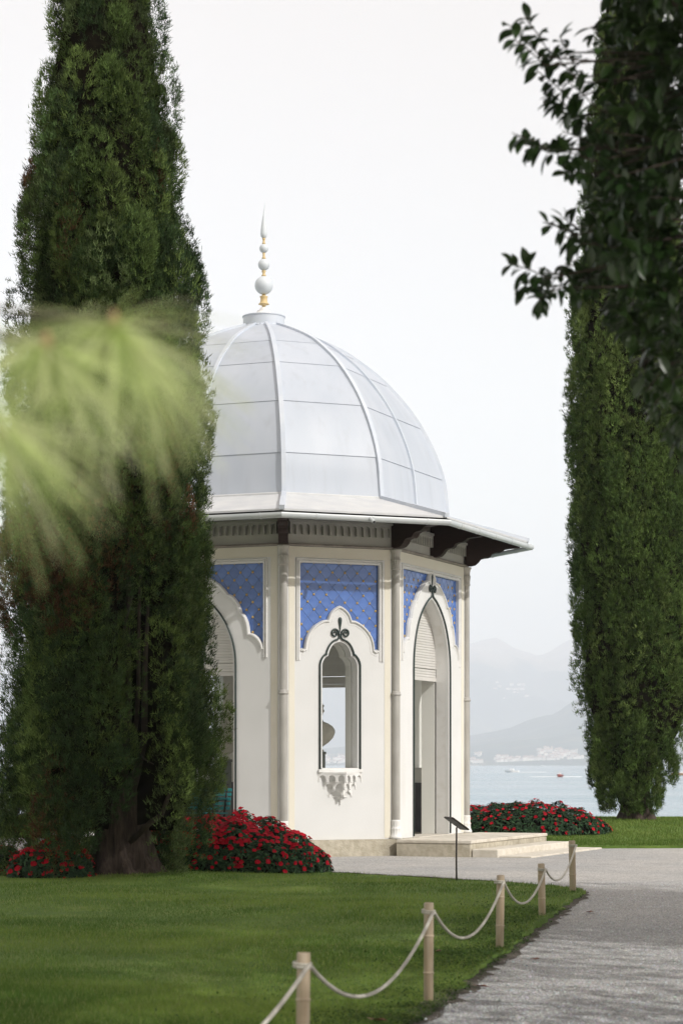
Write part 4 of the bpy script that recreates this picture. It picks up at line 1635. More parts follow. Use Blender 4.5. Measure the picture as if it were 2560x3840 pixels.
def bed(label, cx, cy, rx, ry, h, n_leaf, n_flower, seed, z0=.02, leaf=.085, fsc=1.0, topbias=.5, shape=None, sq=2.4):
    r_ = np.random.default_rng(seed)
    b = thing('flower_bed', label, 'flower bed', (cx, cy, z0))

    def surf(x, y):
        q = np.clip(1 - (np.abs(x / rx) ** sq + np.abs(y / ry) ** sq), 0, 1)
        hh = h * q ** .42
        if shape is not None:
            hh = hh * shape(x)
        bump = .09 * np.sin(x * 7 + seed) * np.sin(y * 6 + seed) + .06 * np.sin(x * 3.1 + y * 4.2) + .05 * np.sin(x * 13 + 2 * seed)
        return hh * (1 + bump)
    # soil / stem mass inside, its near-black colour holds the shade under the leaves
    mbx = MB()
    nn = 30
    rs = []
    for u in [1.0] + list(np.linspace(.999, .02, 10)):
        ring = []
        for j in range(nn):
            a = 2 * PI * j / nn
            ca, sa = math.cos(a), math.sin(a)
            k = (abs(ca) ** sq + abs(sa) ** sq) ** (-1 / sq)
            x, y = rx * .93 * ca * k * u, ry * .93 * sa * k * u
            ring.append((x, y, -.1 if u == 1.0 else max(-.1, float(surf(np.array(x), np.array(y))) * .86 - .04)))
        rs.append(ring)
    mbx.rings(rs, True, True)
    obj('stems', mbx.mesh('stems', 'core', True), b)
    # leaves in small whorls
    nw = n_leaf // 7
    m = nw * 3
    x = r_.uniform(-rx, rx, m)
    y = r_.uniform(-ry, ry, m)
    ok = (np.abs(x / rx) ** sq + np.abs(y / ry) ** sq) < 1
    fb = r_.uniform(0, 1, m) < np.where(y > ry * .35, .45, 1.0)
    x, y = x[ok & fb][:nw], y[ok & fb][:nw]
    # extra whorls near the rim, where the mound is steep
    e = len(x) // 2
    a = r_.uniform(PI * .95, PI * 2.05, e)
    k = (np.abs(np.cos(a)) ** sq + np.abs(np.sin(a)) ** sq) ** (-1 / sq) * r_.uniform(.86, 1.0, e)
    x = np.concatenate([x, rx * np.cos(a) * k])
    y = np.concatenate([y, ry * np.sin(a) * k])
    zs_ = surf(x, y)
    n = len(x)
    zfac = np.ones(n)
    zfac[-e:] = r_.uniform(.12, 1.0, e)
    P0 = np.stack([x, y, zs_ * zfac], 1)
    ee = .03
    gx_ = (surf(x + ee, y) - surf(x - ee, y)) / (2 * ee)
    gy_ = (surf(x, y + ee) - surf(x, y - ee)) / (2 * ee)
    Nn = unit(np.stack([-np.clip(gx_, -3, 3), -np.clip(gy_, -3, 3), np.ones(n)], 1) + np.array([0, 0, .25]))
    rep = 7
    P = np.repeat(P0, rep, 0)
    NN = np.repeat(Nn, rep, 0)
    rand = r_.normal(size=(n * rep, 3))
    tang = unit(rand - (rand * NN).sum(1, keepdims=True) * NN)
    D = unit(tang * .9 + NN * r_.uniform(.0, .6, (n * rep, 1)))
    P = P + NN * r_.uniform(-.05, .02, (n * rep, 1))
    pal = np.array([(.026, .060, .026), (.020, .046, .022), (.038, .076, .034), (.018, .036, .020)])
    col = pal[r_.integers(0, 4, n * rep)] * r_.uniform(.7, 1.4, (n * rep, 1))
    V, F, cc = leaves(P, D, NN, r_.uniform(.7, 1.3, n * rep) * leaf, r_.uniform(.30, .42, n * rep) * leaf, col, .3, .25)
    o = obj('leaves', fast('leaves', V, F, 'bed_leaf', cc), b)
    o['kind'] = 'stuff'
    # flowers
    made = 0
    tries = 0
    more = MB()
    rr = random.Random(seed)
    while made < n_flower and tries < n_flower * 40:
        tries += 1
        if rr.random() < .30:
            a = rr.uniform(PI * .95, PI * 2.05)
            k = (abs(math.cos(a)) ** sq + abs(math.sin(a)) ** sq) ** (-1 / sq) * rr.uniform(.80, 1.0)
            fx, fy = rx * math.cos(a) * k, ry * math.sin(a) * k
            zf = rr.uniform(.25, 1.0)
        else:
            fx, fy = rr.uniform(-rx, rx), rr.uniform(-ry, ry * .25)
            zf = 1
        if abs(fx / rx) ** sq + abs(fy / ry) ** sq > 1:
            continue
        fz = float(surf(np.array(fx), np.array(fy))) * zf
        if fz / h < .55 and rr.random() < topbias:
            continue
        g = Vector((-float((surf(np.array(fx + ee), np.array(fy)) - surf(np.array(fx - ee), np.array(fy))) / (2 * ee)), -float((surf(np.array(fx), np.array(fy + ee)) - surf(np.array(fx), np.array(fy - ee))) / (2 * ee)), 1.0))
        g = Vector((max(-2, min(2, g.x)), max(-2.5, min(2.5, g.y)) - .25, 1.0)).normalized() + Vector((rr.uniform(-.3, .3), rr.uniform(-.4, .2), rr.uniform(-.2, .3)))
        g.normalize()
        pos = Vector((fx, fy, fz)) + g * rr.uniform(.02, .06)
        s = rr.uniform(.7, 1.35) * fsc
        if made < 300:
            f = obj('flower', FLOWERS[made % 4], b, pos)
            f.rotation_euler = g.to_track_quat('Z', 'Y').to_euler()
            f.scale = (s, s, s)
        else:
            M = Matrix.Translation(pos) @ g.to_track_quat('Z', 'Y').to_matrix().to_4x4() @ Matrix.Scale(s * .8, 4)
            fm = FLOWERS[made % 4]
            more.add([tuple(M @ v.co) for v in fm.vertices], [tuple(p_.vertices) for p_ in fm.polygons])
        made += 1
    if more.v:
        obj('small_flowers', more.mesh('small_flowers', 'petal'), b, kind='stuff')
    return b


bed('rounded mound of red flowers at the foot of the left cypress', -1.72, 34.15, 1.56, 1.35, .80, 9000, 900, 3, shape=lambda x: np.interp(x, [-1.7, -.2, .5, 1.1, 1.6], [.93, 1.0, .93, .80, .62]), topbias=.60, fsc=1.05)
bed('low patch of red flowers left of the cypress trunk', -4.13, 31.55, .60, .45, .50, 2200, 170, 4, topbias=.2, fsc=.9)
bed('small clump of red flowers at the far left lawn edge', -4.98, 32.4, .30, .35, .40, 900, 45, 6, topbias=.2, fsc=.85)
bed('long low bed of red flowers beyond the pavilion by the lake', 3.95, 48.6, 1.92, 1.7, .62, 7000, 290, 5, z0=.12, leaf=.10, fsc=.95, topbias=.35, shape=lambda x: np.interp(x, [-1.9, -.6, .4, 1.2, 1.9], [.96, .97, 1.04, .92, .72]), sq=2.8)

# ------------------------------------------------------------------ grass


def in_poly(x, y, poly):
    c = np.zeros(len(x), bool)
    j = len(poly) - 1
    for i in range(len(poly)):
        xi, yi = poly[i]
        xj, yj = poly[j]
        if yi != yj:
            cond = ((yi > y) != (yj > y)) & (x < (xj - xi) * (y - yi) / (yj - yi) + xi)
            c ^= cond
        j = i
    return c


def field(x, y, s, seed):
    return (np.sin(x * s + seed) + np.sin(y * s * 1.3 + seed * 2) + np.sin((x + y) * s * .7 + seed * 3) + np.sin((x * 1.7 - y) * s * .9 + seed)) / 4


def grass(n, poly, zf, ylo, yhi, lat, seed, h0, w0, pal, name, label, xmin=None):
    r_ = np.random.default_rng(seed)
    # more blades near the camera: sample 1/y
    u = r_.uniform(0, 1, n * 2)
    y = 1 / (1 / ylo + u * (1 / yhi - 1 / ylo))
    x = r_.uniform(-1, 1, n * 2) * lat * y + (0 if xmin is None else 0)
    ok = in_poly(x, y, poly)
    x, y = x[ok][:n], y[ok][:n]
    m = len(x)
    P = np.stack([x, y, zf(x, y) - .004], 1)
    D = unit(np.stack([r_.normal(size=m) * .42, r_.normal(size=m) * .42, np.ones(m)], 1))
    sc = np.clip(y / 22, .7, 3.0)
    L = r_.uniform(.5, 1.35, m) * h0 * (1 + .25 * field(x, y, 1.9, seed))
    W = r_.uniform(.7, 1.4, m) * w0 * sc
    f = field(x, y, .9, 1.3) * .6 + field(x, y, 2.7, 4.1) * .5
    pal = np.array(pal)
    t = np.clip(.45 + f * 1.25 + r_.normal(size=m) * .25, 0, 1)[:, None]
    col = pal[0] * (1 - t) + pal[1] * t
    yel = (r_.uniform(0, 1, m) < .07)[:, None]
    col = np.where(yel, pal[2], col) * r_.uniform(.75, 1.25, (m, 1))
    V, F, cc = blades(P, D, L, W, col)
    return obj(name, fast(name, V, F, 'grass', cc), kind='stuff', label=label, cat='grass')


PG = [(.085, .160, .028), (.225, .315, .066), (.34, .34, .14)]
grass(430000, front_lawn_poly, front_z, 9.0, 37, .25, 7, .040, .0042, PG, 'grass', 'short mown grass of the shaded front lawn')
grass(120000, back_lawn_poly, back_z, 43, 55, .25, 8, .055, .005, [(.085, .150, .026), (.150, .215, .048), (.22, .24, .085)], 'grass', 'sunlit grass between the path and the lake')

# dark worn soil along the lawn's edge, and low broad-leaved weeds in the grass beside it
edge = [p for p in front_lawn_poly if p[0] > -1.3 and 7 < p[1] < 34]
mb = MB()
rs = []
q_ = random.Random(8)
for i in range(len(edge)):
    a_, b_ = Vector(edge[max(i - 1, 0)]), Vector(edge[min(i + 1, len(edge) - 1)])
    t_ = (b_ - a_).normalized()
    n_ = Vector((t_.y, -t_.x))
    p_ = Vector(edge[i])
    o_ = p_ + n_ * (.05 + q_.uniform(0, .09))
    i_ = p_ - n_ * .12
    rs.append([(o_.x, o_.y, .005), (p_.x + n_.x * .01, p_.y + n_.y * .01, .016), (i_.x, i_.y, .02)])
mb.rings(rs, False, False, False)
obj('soil_edge', mb.mesh('soil_edge', 'soil'), kind='structure')
r_ = np.random.default_rng(15)
nw_ = 42000
u_ = r_.uniform(0, 1, nw_)
yy_ = 1 / (1 / 11 + u_ * (1 / 27.6 - 1 / 11))
ex = np.array([[p[1], p[0]] for p in edge if p[1] < 28.5])
ex = ex[np.argsort(ex[:, 0])]
xe_ = np.interp(yy_, ex[:, 0], ex[:, 1])
xx_ = xe_ + .06 - np.abs(r_.normal(size=nw_)) * .55
ok_ = (field(xx_, yy_, 2.3, 5.0) + r_.normal(size=nw_) * .25 > -.05)
xx_, yy_ = xx_[ok_], yy_[ok_]
m_ = len(xx_)
P_ = np.stack([xx_, yy_, front_z(xx_, yy_) * (xx_ < np.interp(yy_, ex[:, 0], ex[:, 1])) + r_.uniform(.0, .028, m_)], 1)
D_ = unit(np.stack([r_.normal(size=m_), r_.normal(size=m_), r_.uniform(.0, .7, m_)], 1))
c_ = np.array([(.060, .115, .028), (.045, .090, .026), (.085, .140, .040)])[r_.integers(0, 3, m_)] * r_.uniform(.7, 1.3, (m_, 1))
V, F, cc = leaves(P_, D_, np.tile(np.array([[0, 0, 1.0]]), (m_, 1)), r_.uniform(.014, .034, m_), r_.uniform(.010, .020, m_), c_, .2, .2)
obj('clover', fast('clover', V, F, 'grass', cc), kind='stuff', label='low clover and weeds along the roped lawn edge', cat='ground cover')

# ------------------------------------------------------------------ loose gravel on the path, fallen leaves
r_ = np.random.default_rng(77)
n = 60000
u = r_.uniform(0, 1, n)
y = 1 / (1 / 12.5 + u * (1 / 31 - 1 / 12.5))
x = r_.uniform(.0, .175, n) * y
ok = ~in_poly(x, y, front_lawn_poly)
x, y = x[ok], y[ok]
m = len(x)
s = r_.uniform(.003, .009, m) * np.where(r_.uniform(0, 1, m) < .04, 1.8, 1)
octa = np.array([(1, 0, 0), (0, 1, 0), (-1, 0, 0), (0, -1, 0), (0, 0, .8), (0, 0, -.6)], float)
V = octa[None] * s[:, None, None] * r_.uniform(.7, 1.3, (m, 6, 1))
a = r_.uniform(0, 2 * PI, m)
ca, sa = np.cos(a)[:, None], np.sin(a)[:, None]
V = np.stack([V[..., 0] * ca - V[..., 1] * sa, V[..., 0] * sa + V[..., 1] * ca, V[..., 2]], -1)
V += np.stack([x, y, s * .35], 1)[:, None, :]
f = np.array([[0, 1, 4], [1, 2, 4], [2, 3, 4], [3, 0, 4]])
F = (np.arange(m)[:, None, None] * 6 + f[None]).reshape(-1, 3)
g = r_.uniform(.28, .68, (m, 1)) * np.array([.96, .98, 1.0]) * r_.uniform(.90, 1.10, (m, 3))
obj('gravel', fast('gravel', V, F, 'stone_grain', np.repeat(g[:, None, :], 6, 1).reshape(-1, 3)), kind='stuff', label='loose grey gravel of the garden path', cat='gravel')

LEAF = MB()
LEAF.add([(-.07, 0, .004), (-.02, .035, .018), (.03, .03, .012), (.075, 0, .02), (.03, -.03, .008), (-.02, -.035, .014), (0, 0, .002)], [(0, 6, 1), (1, 6, 2), (2, 6, 3), (3, 6, 4), (4, 6, 5), (5, 6, 0)])
LEAF = LEAF.mesh('fallen_leaf', 'dead_leaf')
for (lx, ly, lab) in ((1.02, 16.3, 'brown fallen leaf on the gravel near the second bamboo post'), (1.62, 18.55, 'brown fallen leaf on the gravel near the middle bamboo post'), (.80, 18.6, 'curled dark fallen leaf on the lawn under the rope'),
                      (2.75, 24.5, 'reddish fallen leaf on the path edge near the far posts'), (.22, 13.6, 'dark fallen leaf at the lawn corner near the bottom edge')):
    o = obj('fallen_leaf', LEAF, None, (lx, ly, .012 if lx > .9 else .075), random.uniform(0, 6), label=lab, cat='leaf', group='fallen leaves')

# ------------------------------------------------------------------ magnolia hanging in from the right
mag = thing('magnolia_tree', 'dark glossy-leaved magnolia hanging into the upper right corner', 'tree', (6.2, 9.2, 0))
MO = Vector((6.2, 9.2, 0))
obj('trunk', trunk_mesh([(.42, -.2), (.34, .1), (.28, .6), (.25, 2), (.2, 4), (.14, 7), (.05, 12)], 7, 3.0, 24), mag)


def at(px, py, Y):
    return Vector(((px - 784) / 5087 * Y, Y, 1.65 + (1755 - py) / 5087 * Y))


def magleaf(seed):
    r_ = random.Random(seed)
    L, W = .092 * r_.uniform(.85, 1.15), .040 * r_.uniform(.9, 1.1)
    n = 6
    cv = r_.uniform(.10, .42)
    V, F = [], []
    for i in range(n + 1):
        u = i / n
        w = W / 2 * (math.sin(PI * (u ** 1.15)) ** .80) if 0 < u < 1 else 0.0006
        x = L * (u - .12 * cv * u * u)
        z = -L * cv * u * u
        V += [(x, -w, z + w * .35), (x, 0, z), (x, w, z + w * .35)]
    for i in range(n):
        a = 3 * i
        F += [(a, a + 1, a + 4, a + 3), (a + 1, a + 2, a + 5, a + 4)]
    return mk('leaf', V, F, 'magnolia_leaf', True)


MLEAF = [magleaf(i) for i in range(6)]
rm = random.Random(9)
leafs = []      # (position, rotation matrix)


def cluster(tip, back, n=9, spread=1.0):
    """rosette of leaves round the last part of a twig"""
    tip, back = Vector(tip), Vector(back)
    ax = (tip - back).normalized()
    for i in range(n):
        u = rm.random()
        base = tip - ax * .17 * u
        r3 = Vector((rm.gauss(0, 1), rm.gauss(0, 1), rm.gauss(0, 1)))
        rad = (r3 - ax * r3.dot(ax)).normalized()
        d = (ax * rm.uniform(.15, .9) * (1 - u * .5) + rad * rm.uniform(.6, 1.0) * spread + Vector((0, 0, -.28))).normalized()
        upv = Vector((0, 0, 1)) + Vector((rm.gauss(0, .35), rm.gauss(0, .35), 0)) + ax * .2
        y = upv.cross(d).normalized()
        z = d.cross(y)
        M = Matrix((d, y, z)).transposed().to_4x4()
        M.translation = base
        leafs.append(M @ Matrix.Scale(rm.uniform(.75, 1.12), 4))


vis_twigs = [((1165, 55), (1240, 130), 9.6), ((1205, 40), (1260, 120), 9.9), ((1255, 110), (1330, 190), 9.7), ((1180, 90), (1250, 150), 9.5), ((1230, 160), (1310, 230), 10.0), ((1285, 85), (1330, 180), 9.8), ((1300, 185), (1370, 250), 9.6), ((1255, 210), (1330, 270), 10.1), ((1300, 245), (1370, 300), 9.7), ((1355, 60), (1410, 130), 9.9), ((1375, 110), (1430, 180), 9.6), ((1370, 190), (1440, 240), 9.9),
             ((1175, 305), (1260, 345), 9.7), ((1195, 330), (1260, 350), 9.8), ((1290, 300), (1370, 340), 9.9), ((1285, 345), (1360, 370), 9.6), ((1320, 330), (1400, 380), 10.1), ((1280, 395), (1360, 400), 9.8), ((1330, 395), (1400, 410), 9.6), ((1305, 260), (1370, 310), 10.0),
             ((1245, 510), (1320, 540), 9.7), ((1295, 545), (1370, 560), 9.8), ((1290, 500), (1350, 545), 10.0), ((1330, 560), (1390, 570), 9.6), ((1170, 605), (1260, 640), 9.7), ((1195, 650), (1270, 660), 9.9), ((1235, 690), (1290, 660), 9.6), ((1250, 625), (1320, 640), 9.8), ((1300, 610), (1370, 620), 10.0), ((1310, 670), (1380, 660), 9.7), ((1330, 640), (1400, 640), 9.8),
             ((1350, 330), (1420, 350), 9.7), ((1360, 460), (1430, 470), 9.9), ((1350, 520), (1420, 530), 9.8)]
mb = MB()
roots = [at(1700, 150, 9.9), at(1700, 330, 9.9), at(1700, 520, 9.8), at(1700, 690, 9.7)]
for (t0, b0, Y) in vis_twigs:
    tip, bk = at(*t0, Y), at(*b0, Y + rm.uniform(-.05, .1))
    cluster(tip, bk, rm.randint(12, 17))
    rt = min(roots, key=lambda q: abs(q.z - bk.z - .1))
    mid = bk.lerp(rt, .45) + Vector((0, rm.uniform(-.1, .1), rm.uniform(-.03, .06)))
    mb.tube([tip, tip.lerp(bk, .5) + Vector((0, 0, .008)), bk, mid, rt], [.0025, .003, .004, .005, .009], 5)
n_vis = len(leafs)
# dense mass further right
for i in range(430):
    y_ = rm.uniform(-140, 960)
    lo = np.interp(y_, [-140, 0, 200, 430, 600, 700, 800, 900, 960], [1360, 1385, 1395, 1350, 1350, 1385, 1430, 1460, 1505])
    x_ = rm.uniform(lo, 1720)
    if y_ > 650 and rm.random() < (y_ - 650) / 380:
        continue
    Y = rm.uniform(9.3, 11.3)
    tip = at(x_, y_, Y)
    bk = tip + Vector((rm.uniform(.08, .25), rm.uniform(-.15, .2), rm.uniform(-.12, .10)))
    cluster(tip, bk, rm.randint(12, 16))
    if i % 5 == 0:
        rt = min(roots, key=lambda q: abs(q.z - bk.z - .1))
        mb.tube([tip, bk, bk.lerp(rt, .5) + Vector((0, 0, .05)), rt], [.002, .003, .005, .009], 5)
for (sx, sy, Y) in ((1530, 985, 9.8), (1540, 1030, 9.9), (1555, 960, 9.7), (1500, 930, 9.8), (1560, 1060, 9.8), (1545, 1000, 10.0), (1480, 900, 9.9)):
    tip = at(sx, sy, Y)
    bk = tip + Vector((.1, 0, .12))
    cluster(tip, bk, 8, .8)
    mb.tube([tip, bk, at(1650, 800, 9.9)], [.003, .005, .01], 5)
for qi, q in enumerate(roots):
    tq = Vector((6.2, 9.2, (5.2, 4.4, 3.7, 3.1)[qi]))
    md = q.lerp(tq, .5) + Vector((rm.uniform(-.3, .3), (.5, -.4, .3, -.5)[qi], (.5, .35, .45, .3)[qi]))
    mb.tube([q, q.lerp(md, .5) + Vector((0, 0, .1)), md, md.lerp(tq, .5) + Vector((0, .1, .06)), tq], [.012, .022, .035, .055, .085], 7)
    for w in range(7):
        p0 = q.lerp(md, rm.random()) if w % 2 else md.lerp(tq, rm.random() * .8)
        mb.tube([p0, p0 + Vector((rm.uniform(-.3, .3), rm.uniform(-.6, .6), rm.uniform(.1, .4))), p0 + Vector((rm.uniform(-.5, .5), rm.uniform(-1.1, 1.1), rm.uniform(.0, .7)))], [.014, .009, .004], 5)
# foliage between the picture's edge and the trunk
for i in range(330):
    tip = Vector((rm.uniform(1.85, 5.6), rm.uniform(8.0, 11.4), rm.uniform(2.9, 6.8)))
    if tip.x / tip.y < .185:
        continue
    cluster(tip, tip + Vector((rm.uniform(-.2, .3), rm.uniform(-.25, .25), rm.uniform(-.15, .12))), rm.randint(11, 15))
mb.v = [tuple(Vector(v) - MO) for v in mb.v]
obj('branch', mb.mesh('branch', 'branch', True), mag)
# the 300 leaves that stand out most are pieces of their own; the rest one mass
TM = Matrix.Translation(-MO)
for i, M in enumerate(leafs[:300]):
    o = obj('leaf', MLEAF[i % 6], mag)
    o.matrix_local = TM @ M
big = MB()
for i, M in enumerate(leafs[300:]):
    me = MLEAF[i % 6]
    MM = TM @ M
    big.add([tuple(MM @ v.co) for v in me.vertices], [tuple(p.vertices) for p in me.polygons])
o = obj('foliage', big.mesh('foliage', 'magnolia_leaf', True), mag)
o['kind'] = 'stuff'


def crown_leaves(n, c, rad, seed, size, keepout=None):
    """loose shell-and-volume crown of quads"""
    r_ = np.random.default_rng(seed)
    nc = max(12, n // 160)
    cl = unit(r_.normal(size=(nc, 3))) * r_.uniform(.45, 1.0, (nc, 1)) ** .5 * np.array(rad) + np.array(c)
    P = cl[r_.integers(0, nc, n)] + r_.normal(size=(n, 3)) * np.array(rad) * .15
    if keepout is not None:
        P = P[~keepout(P)]
    n = len(P)
    d1 = unit(r_.normal(size=(n, 3)))
    d2 = unit(np.cross(d1, r_.normal(size=(n, 3))))
    s = (size * r_.uniform(.6, 1.3, n))[:, None]
    V = np.stack([P - d1 * s, P + d2 * s * .45, P + d1 * s, P - d2 * s * .45], 1).reshape(-1, 3)
    return V, np.arange(n * 4).reshape(n, 4)


def outside_view(P):
    """True for points that would stand inside the picture (crowns stay clear of it)"""
    y = np.maximum(P[:, 1], .05)
    return (P[:, 1] > 0) & (np.abs(P[:, 0] / y) < .175) & ((P[:, 2] - 1.65) / y < .37)


V, F = crown_leaves(11000, (6.4, 9.0, 8.2), (5.0, 4.6, 5.0), 91, .13, outside_view)
V = V - np.array(MO)
o = obj('upper_crown', fast('upper_crown', V, F, 'magnolia_leaf'), mag)
o['kind'] = 'stuff'

# ------------------------------------------------------------------ tall trees outside the picture that shade the lawn
for i, (bx, by, hh, rad, seed, lab) in enumerate(((9.0, 19.0, 18.5, (5.0, 4.8, 7.2), 51, 'tall leafy tree right of the path, shading the lawn and left cypress'),
                                                  (-7.5, 8.5, 17.5, (9.0, 9.0, 3.6), 54, 'wide leafy tree left of the viewer, arching high over the near lawn'))):
    t = thing('shade_tree', lab, 'tree', (bx, by, 0), 0, 'trees shading the garden')
    obj('trunk', trunk_mesh([(.55, -.2), (.42, .2), (.36, 1), (.3, 5), (.22, hh * .6), (.06, hh * .92)], 6, i + .5, 20), t)
    mbb = MB()
    ox, oy = (8.5, 4.5) if bx < 0 else (0, 0)
    for q in range(9):
        a = q * 2.4
        z0 = hh * (.32 + .05 * q)
        if ox:
            z0 = hh * .62
        mbb.tube([(0, 0, z0), (ox * .5 + rad[0] * .4 * math.cos(a), oy * .5 + rad[1] * .4 * math.sin(a), z0 + hh * .10), (ox + rad[0] * .85 * math.cos(a), oy + rad[1] * .85 * math.sin(a), z0 + hh * .17)], [.13, .09, .03], 6)
    obj('limb', mbb.mesh('limb', 'bark', True), t)
    V, F = crown_leaves(60000 if bx < 0 else 22000, (bx + (8.5 if bx < 0 else 0), by + (4.5 if bx < 0 else 0), hh - rad[2]), rad, seed, .20, outside_view)
    o = obj('crown', fast('crown', V - np.array([bx, by, 0]), F, 'plane_leaf'), t)
    o['kind'] = 'stuff'

# ------------------------------------------------------------------ pine branch close to the camera, at the left
PO = Vector((-2.6, 2.3, 0))
pine = thing('pine_tree', 'blurred pale green long-needled pine branch close to the viewer at left', 'tree', PO)
obj('trunk', trunk_mesh([(.22, -.1), (.17, .2), (.15, 2), (.12, 4), (.05, 6)], 7, 6.0, 20), pine)
whorls_ = [((108, 795), 2.55, 170, .84), ((262, 745), 2.65, 210, .96), ((330, 820), 2.75, 80, .76), ((-45, 930), 2.45, 130, .92), ((0, 1000), 2.5, 90, .80)]
whorls = list(whorls_)
for j in range(26):                     # the rest of the boughs, out of the picture
    u = rm.random()
    a_, b_ = ((1.60, .12, 2.26), (.1, 0, 1.95)) if j % 2 else ((1.55, .1, 2.02), (.1, 0, 1.72))
    whorls.append(((a_[0] + (b_[0] - a_[0]) * u, a_[1] + rm.uniform(-.15, .15), a_[2] + (b_[2] - a_[2]) * u + rm.uniform(-.06, .10)), None, 110, .95))
r_ = np.random.default_rng(5)
Vs, Fs, Cs = [], [], []
off = 0
mbt = MB()
mbd = MB()
for wi, (pp, Y, nn, ls) in enumerate(whorls):
    c = np.array(pp) if Y is None else np.array(at(*pp, Y)) - np.array(PO)
    d = unit(r_.normal(size=(nn, 3)) * np.array([1, 1, .8]) + np.array([.12, 0, -.60]))
    keep = d[:, 2] < .30
    d = d[keep]
    nn = len(d)
    L = r_.uniform(.75, 1.1, nn) * .185 * ls
    side = unit(np.cross(d, r_.normal(size=(nn, 3))))
    segs = 5
    pts_ = []
    for k in range(segs + 1):
        u = k / segs
        q = c + d * (L * u)[:, None] + np.array([0, 0, -1]) * ((L * u) ** 2 * 1.3)[:, None]
        w = .0011 * (1 - .55 * u)
        pts_.append(np.stack([q - side * w, q + side * w], 1))
    V = np.stack(pts_, 1).reshape(nn, -1, 3)
    f = np.array([[2 * k, 2 * k + 1, 2 * k + 3, 2 * k + 2] for k in range(segs)])
    F = (np.arange(nn)[:, None, None] * (2 * segs + 2) + f[None]).reshape(-1, 4) + off
    off += nn * (2 * segs + 2)
    pal = np.array([(.66, .74, .34), (.52, .64, .24), (.80, .82, .52), (.32, .42, .15)])
    col = pal[r_.integers(0, 4, nn)] * r_.uniform(.8, 1.2, (nn, 1))
    Vs.append(V.reshape(-1, 3))
    Fs.append(F)
    Cs.append(np.repeat(col[:, None, :], 2 * segs + 2, 1).reshape(-1, 3))
    cv = Vector(c)
    bk = Vector((-.9, .0, 2.25 + .03 * wi)) - Vector((PO.x + .45, 0, 0)) + Vector((-.3, 0, 0))
    st = Vector((1.15, .15, 2.0)) if wi in (3, 4, 5) else Vector((1.2, .2, 2.22))
    if Y is None:
        st = cv + Vector((-.12, 0, -.02))
    mbt.tube([cv, cv.lerp(st, .4) + Vector((0, 0, .03)), st], [.003, .004, .006], 6)
    if Y is None:
        continue
    obj('bud', MB().lathe([(.001, -.010), (.005, -.005), (.006, .005), (.004, .012), (.001, .018)], 8, c).mesh('bud', 'needle_bud', True), pine)
mbt.tube([(1.2, .2, 2.22), (.85, .12, 2.19), (.45, .1, 2.05), (0, 0, 1.9)], [.006, .009, .013, .022], 8)
mbt.tube([(1.15, .15, 2.0), (.8, .05, 1.98), (.4, .1, 1.88), (0, 0, 1.7)], [.006, .009, .013, .022], 8)
obj('twig', mbt.mesh('twig', 'branch', True), pine)
o = obj('needles', fast('needles', np.concatenate(Vs), np.concatenate(Fs), 'needle', np.concatenate(Cs)), pine)
o['kind'] = 'stuff'

# ------------------------------------------------------------------ villages across the lake


def house_mesh(w, d, h, rf, hip):
    mb = MB().box(-w / 2, w / 2, -d / 2, d / 2, -3, h)
    wall = mb.mesh('house_wall', 'house_wall')
    e = .5
    if hip:
        q = min(w, d) / 2
        roof = MB().add([(-w / 2 - e, -d / 2 - e, h), (w / 2 + e, -d / 2 - e, h), (w / 2 + e, d / 2 + e, h), (-w / 2 - e, d / 2 + e, h), (-w / 2 + q, 0, h + rf), (w / 2 - q, 0, h + rf)], [(0, 1, 5, 4), (1, 2, 5), (2, 3, 4, 5), (3, 0, 4), (3, 2, 1, 0)])
    else:
        roof = MB().add([(-w / 2 - e, -d / 2 - e, h), (w / 2 + e, -d / 2 - e, h), (w / 2 + e, d / 2 + e, h), (-w / 2 - e, d / 2 + e, h), (-w / 2 - e, 0, h + rf), (w / 2 + e, 0, h + rf)], [(0, 1, 5, 4), (1, 2, 5), (2, 3, 4, 5), (3, 0, 4), (3, 2, 1, 0)])
    return wall, roof.mesh('roof', 'house_roof')


kinds = [house_mesh(11, 9, 7, 3, True), house_mesh(9, 8, 6, 2.6, False), house_mesh(15, 10, 8, 3, True), house_mesh(7, 7, 11, 2.5, True), house_mesh(22, 10, 9, 3, False)]
rh = random.Random(23)


def house(x, y, z, i, label, group):
    h = obj('village_house', kinds[i][0], None, (x, y, z), rh.uniform(-.5, .5), label, 'house', group)
    obj('roof', kinds[i][1], h)


cnt = 0
for (x0, x1, y0, y1, n) in ((1752, 1800, 2856, 2868, 7), (1855, 1912, 2838, 2868, 20), (1915, 1960, 2838, 2866, 14), (1960, 2040, 2842, 2866, 26), (2012, 2040, 2812, 2830, 7), (2040, 2100, 2812, 2864, 26), (2090, 2165, 2818, 2850, 22), (2150, 2185, 2842, 2866, 8), (1210, 1300, 2835, 2864, 24), (1780, 1800, 2828, 2844, 4)):
    for i in range(n):
        px, py = rh.uniform(x0, x1), rh.uniform(y0, y1)
        # walk up the hillside until the sight line through (px, py) meets the slope
        best = None
        for Y in np.linspace(7150, 8800, 60):
            X = brg(px) * Y
            zg = ground_at(VN, X, Y)
            pyg = 2866 - (zg - 1.65) / Y * 8306
            if pyg <= py:
                best = (X, Y, zg)
                break
        if best is None:
            continue
        house(*best, rh.choice([0, 0, 1, 1, 2, 3, 4]), 'pale house in the hazy lakeside village across the water', 'houses of the lakeside village')
for i in range(30):
    px, py = rh.uniform(1850, 1985), rh.gauss(2592, 12)
    for Y in np.linspace(11500, 15900, 120):
        X = brg(px) * Y
        zg = ground_at(VF, X, Y)
        if 2866 - (zg - 1.65) / Y * 8306 <= py:
            house(X, Y, zg, rh.choice([0, 1, 2, 2, 4]), 'faint pale house in the high village on the far mountain', 'houses of the mountain village')
            break

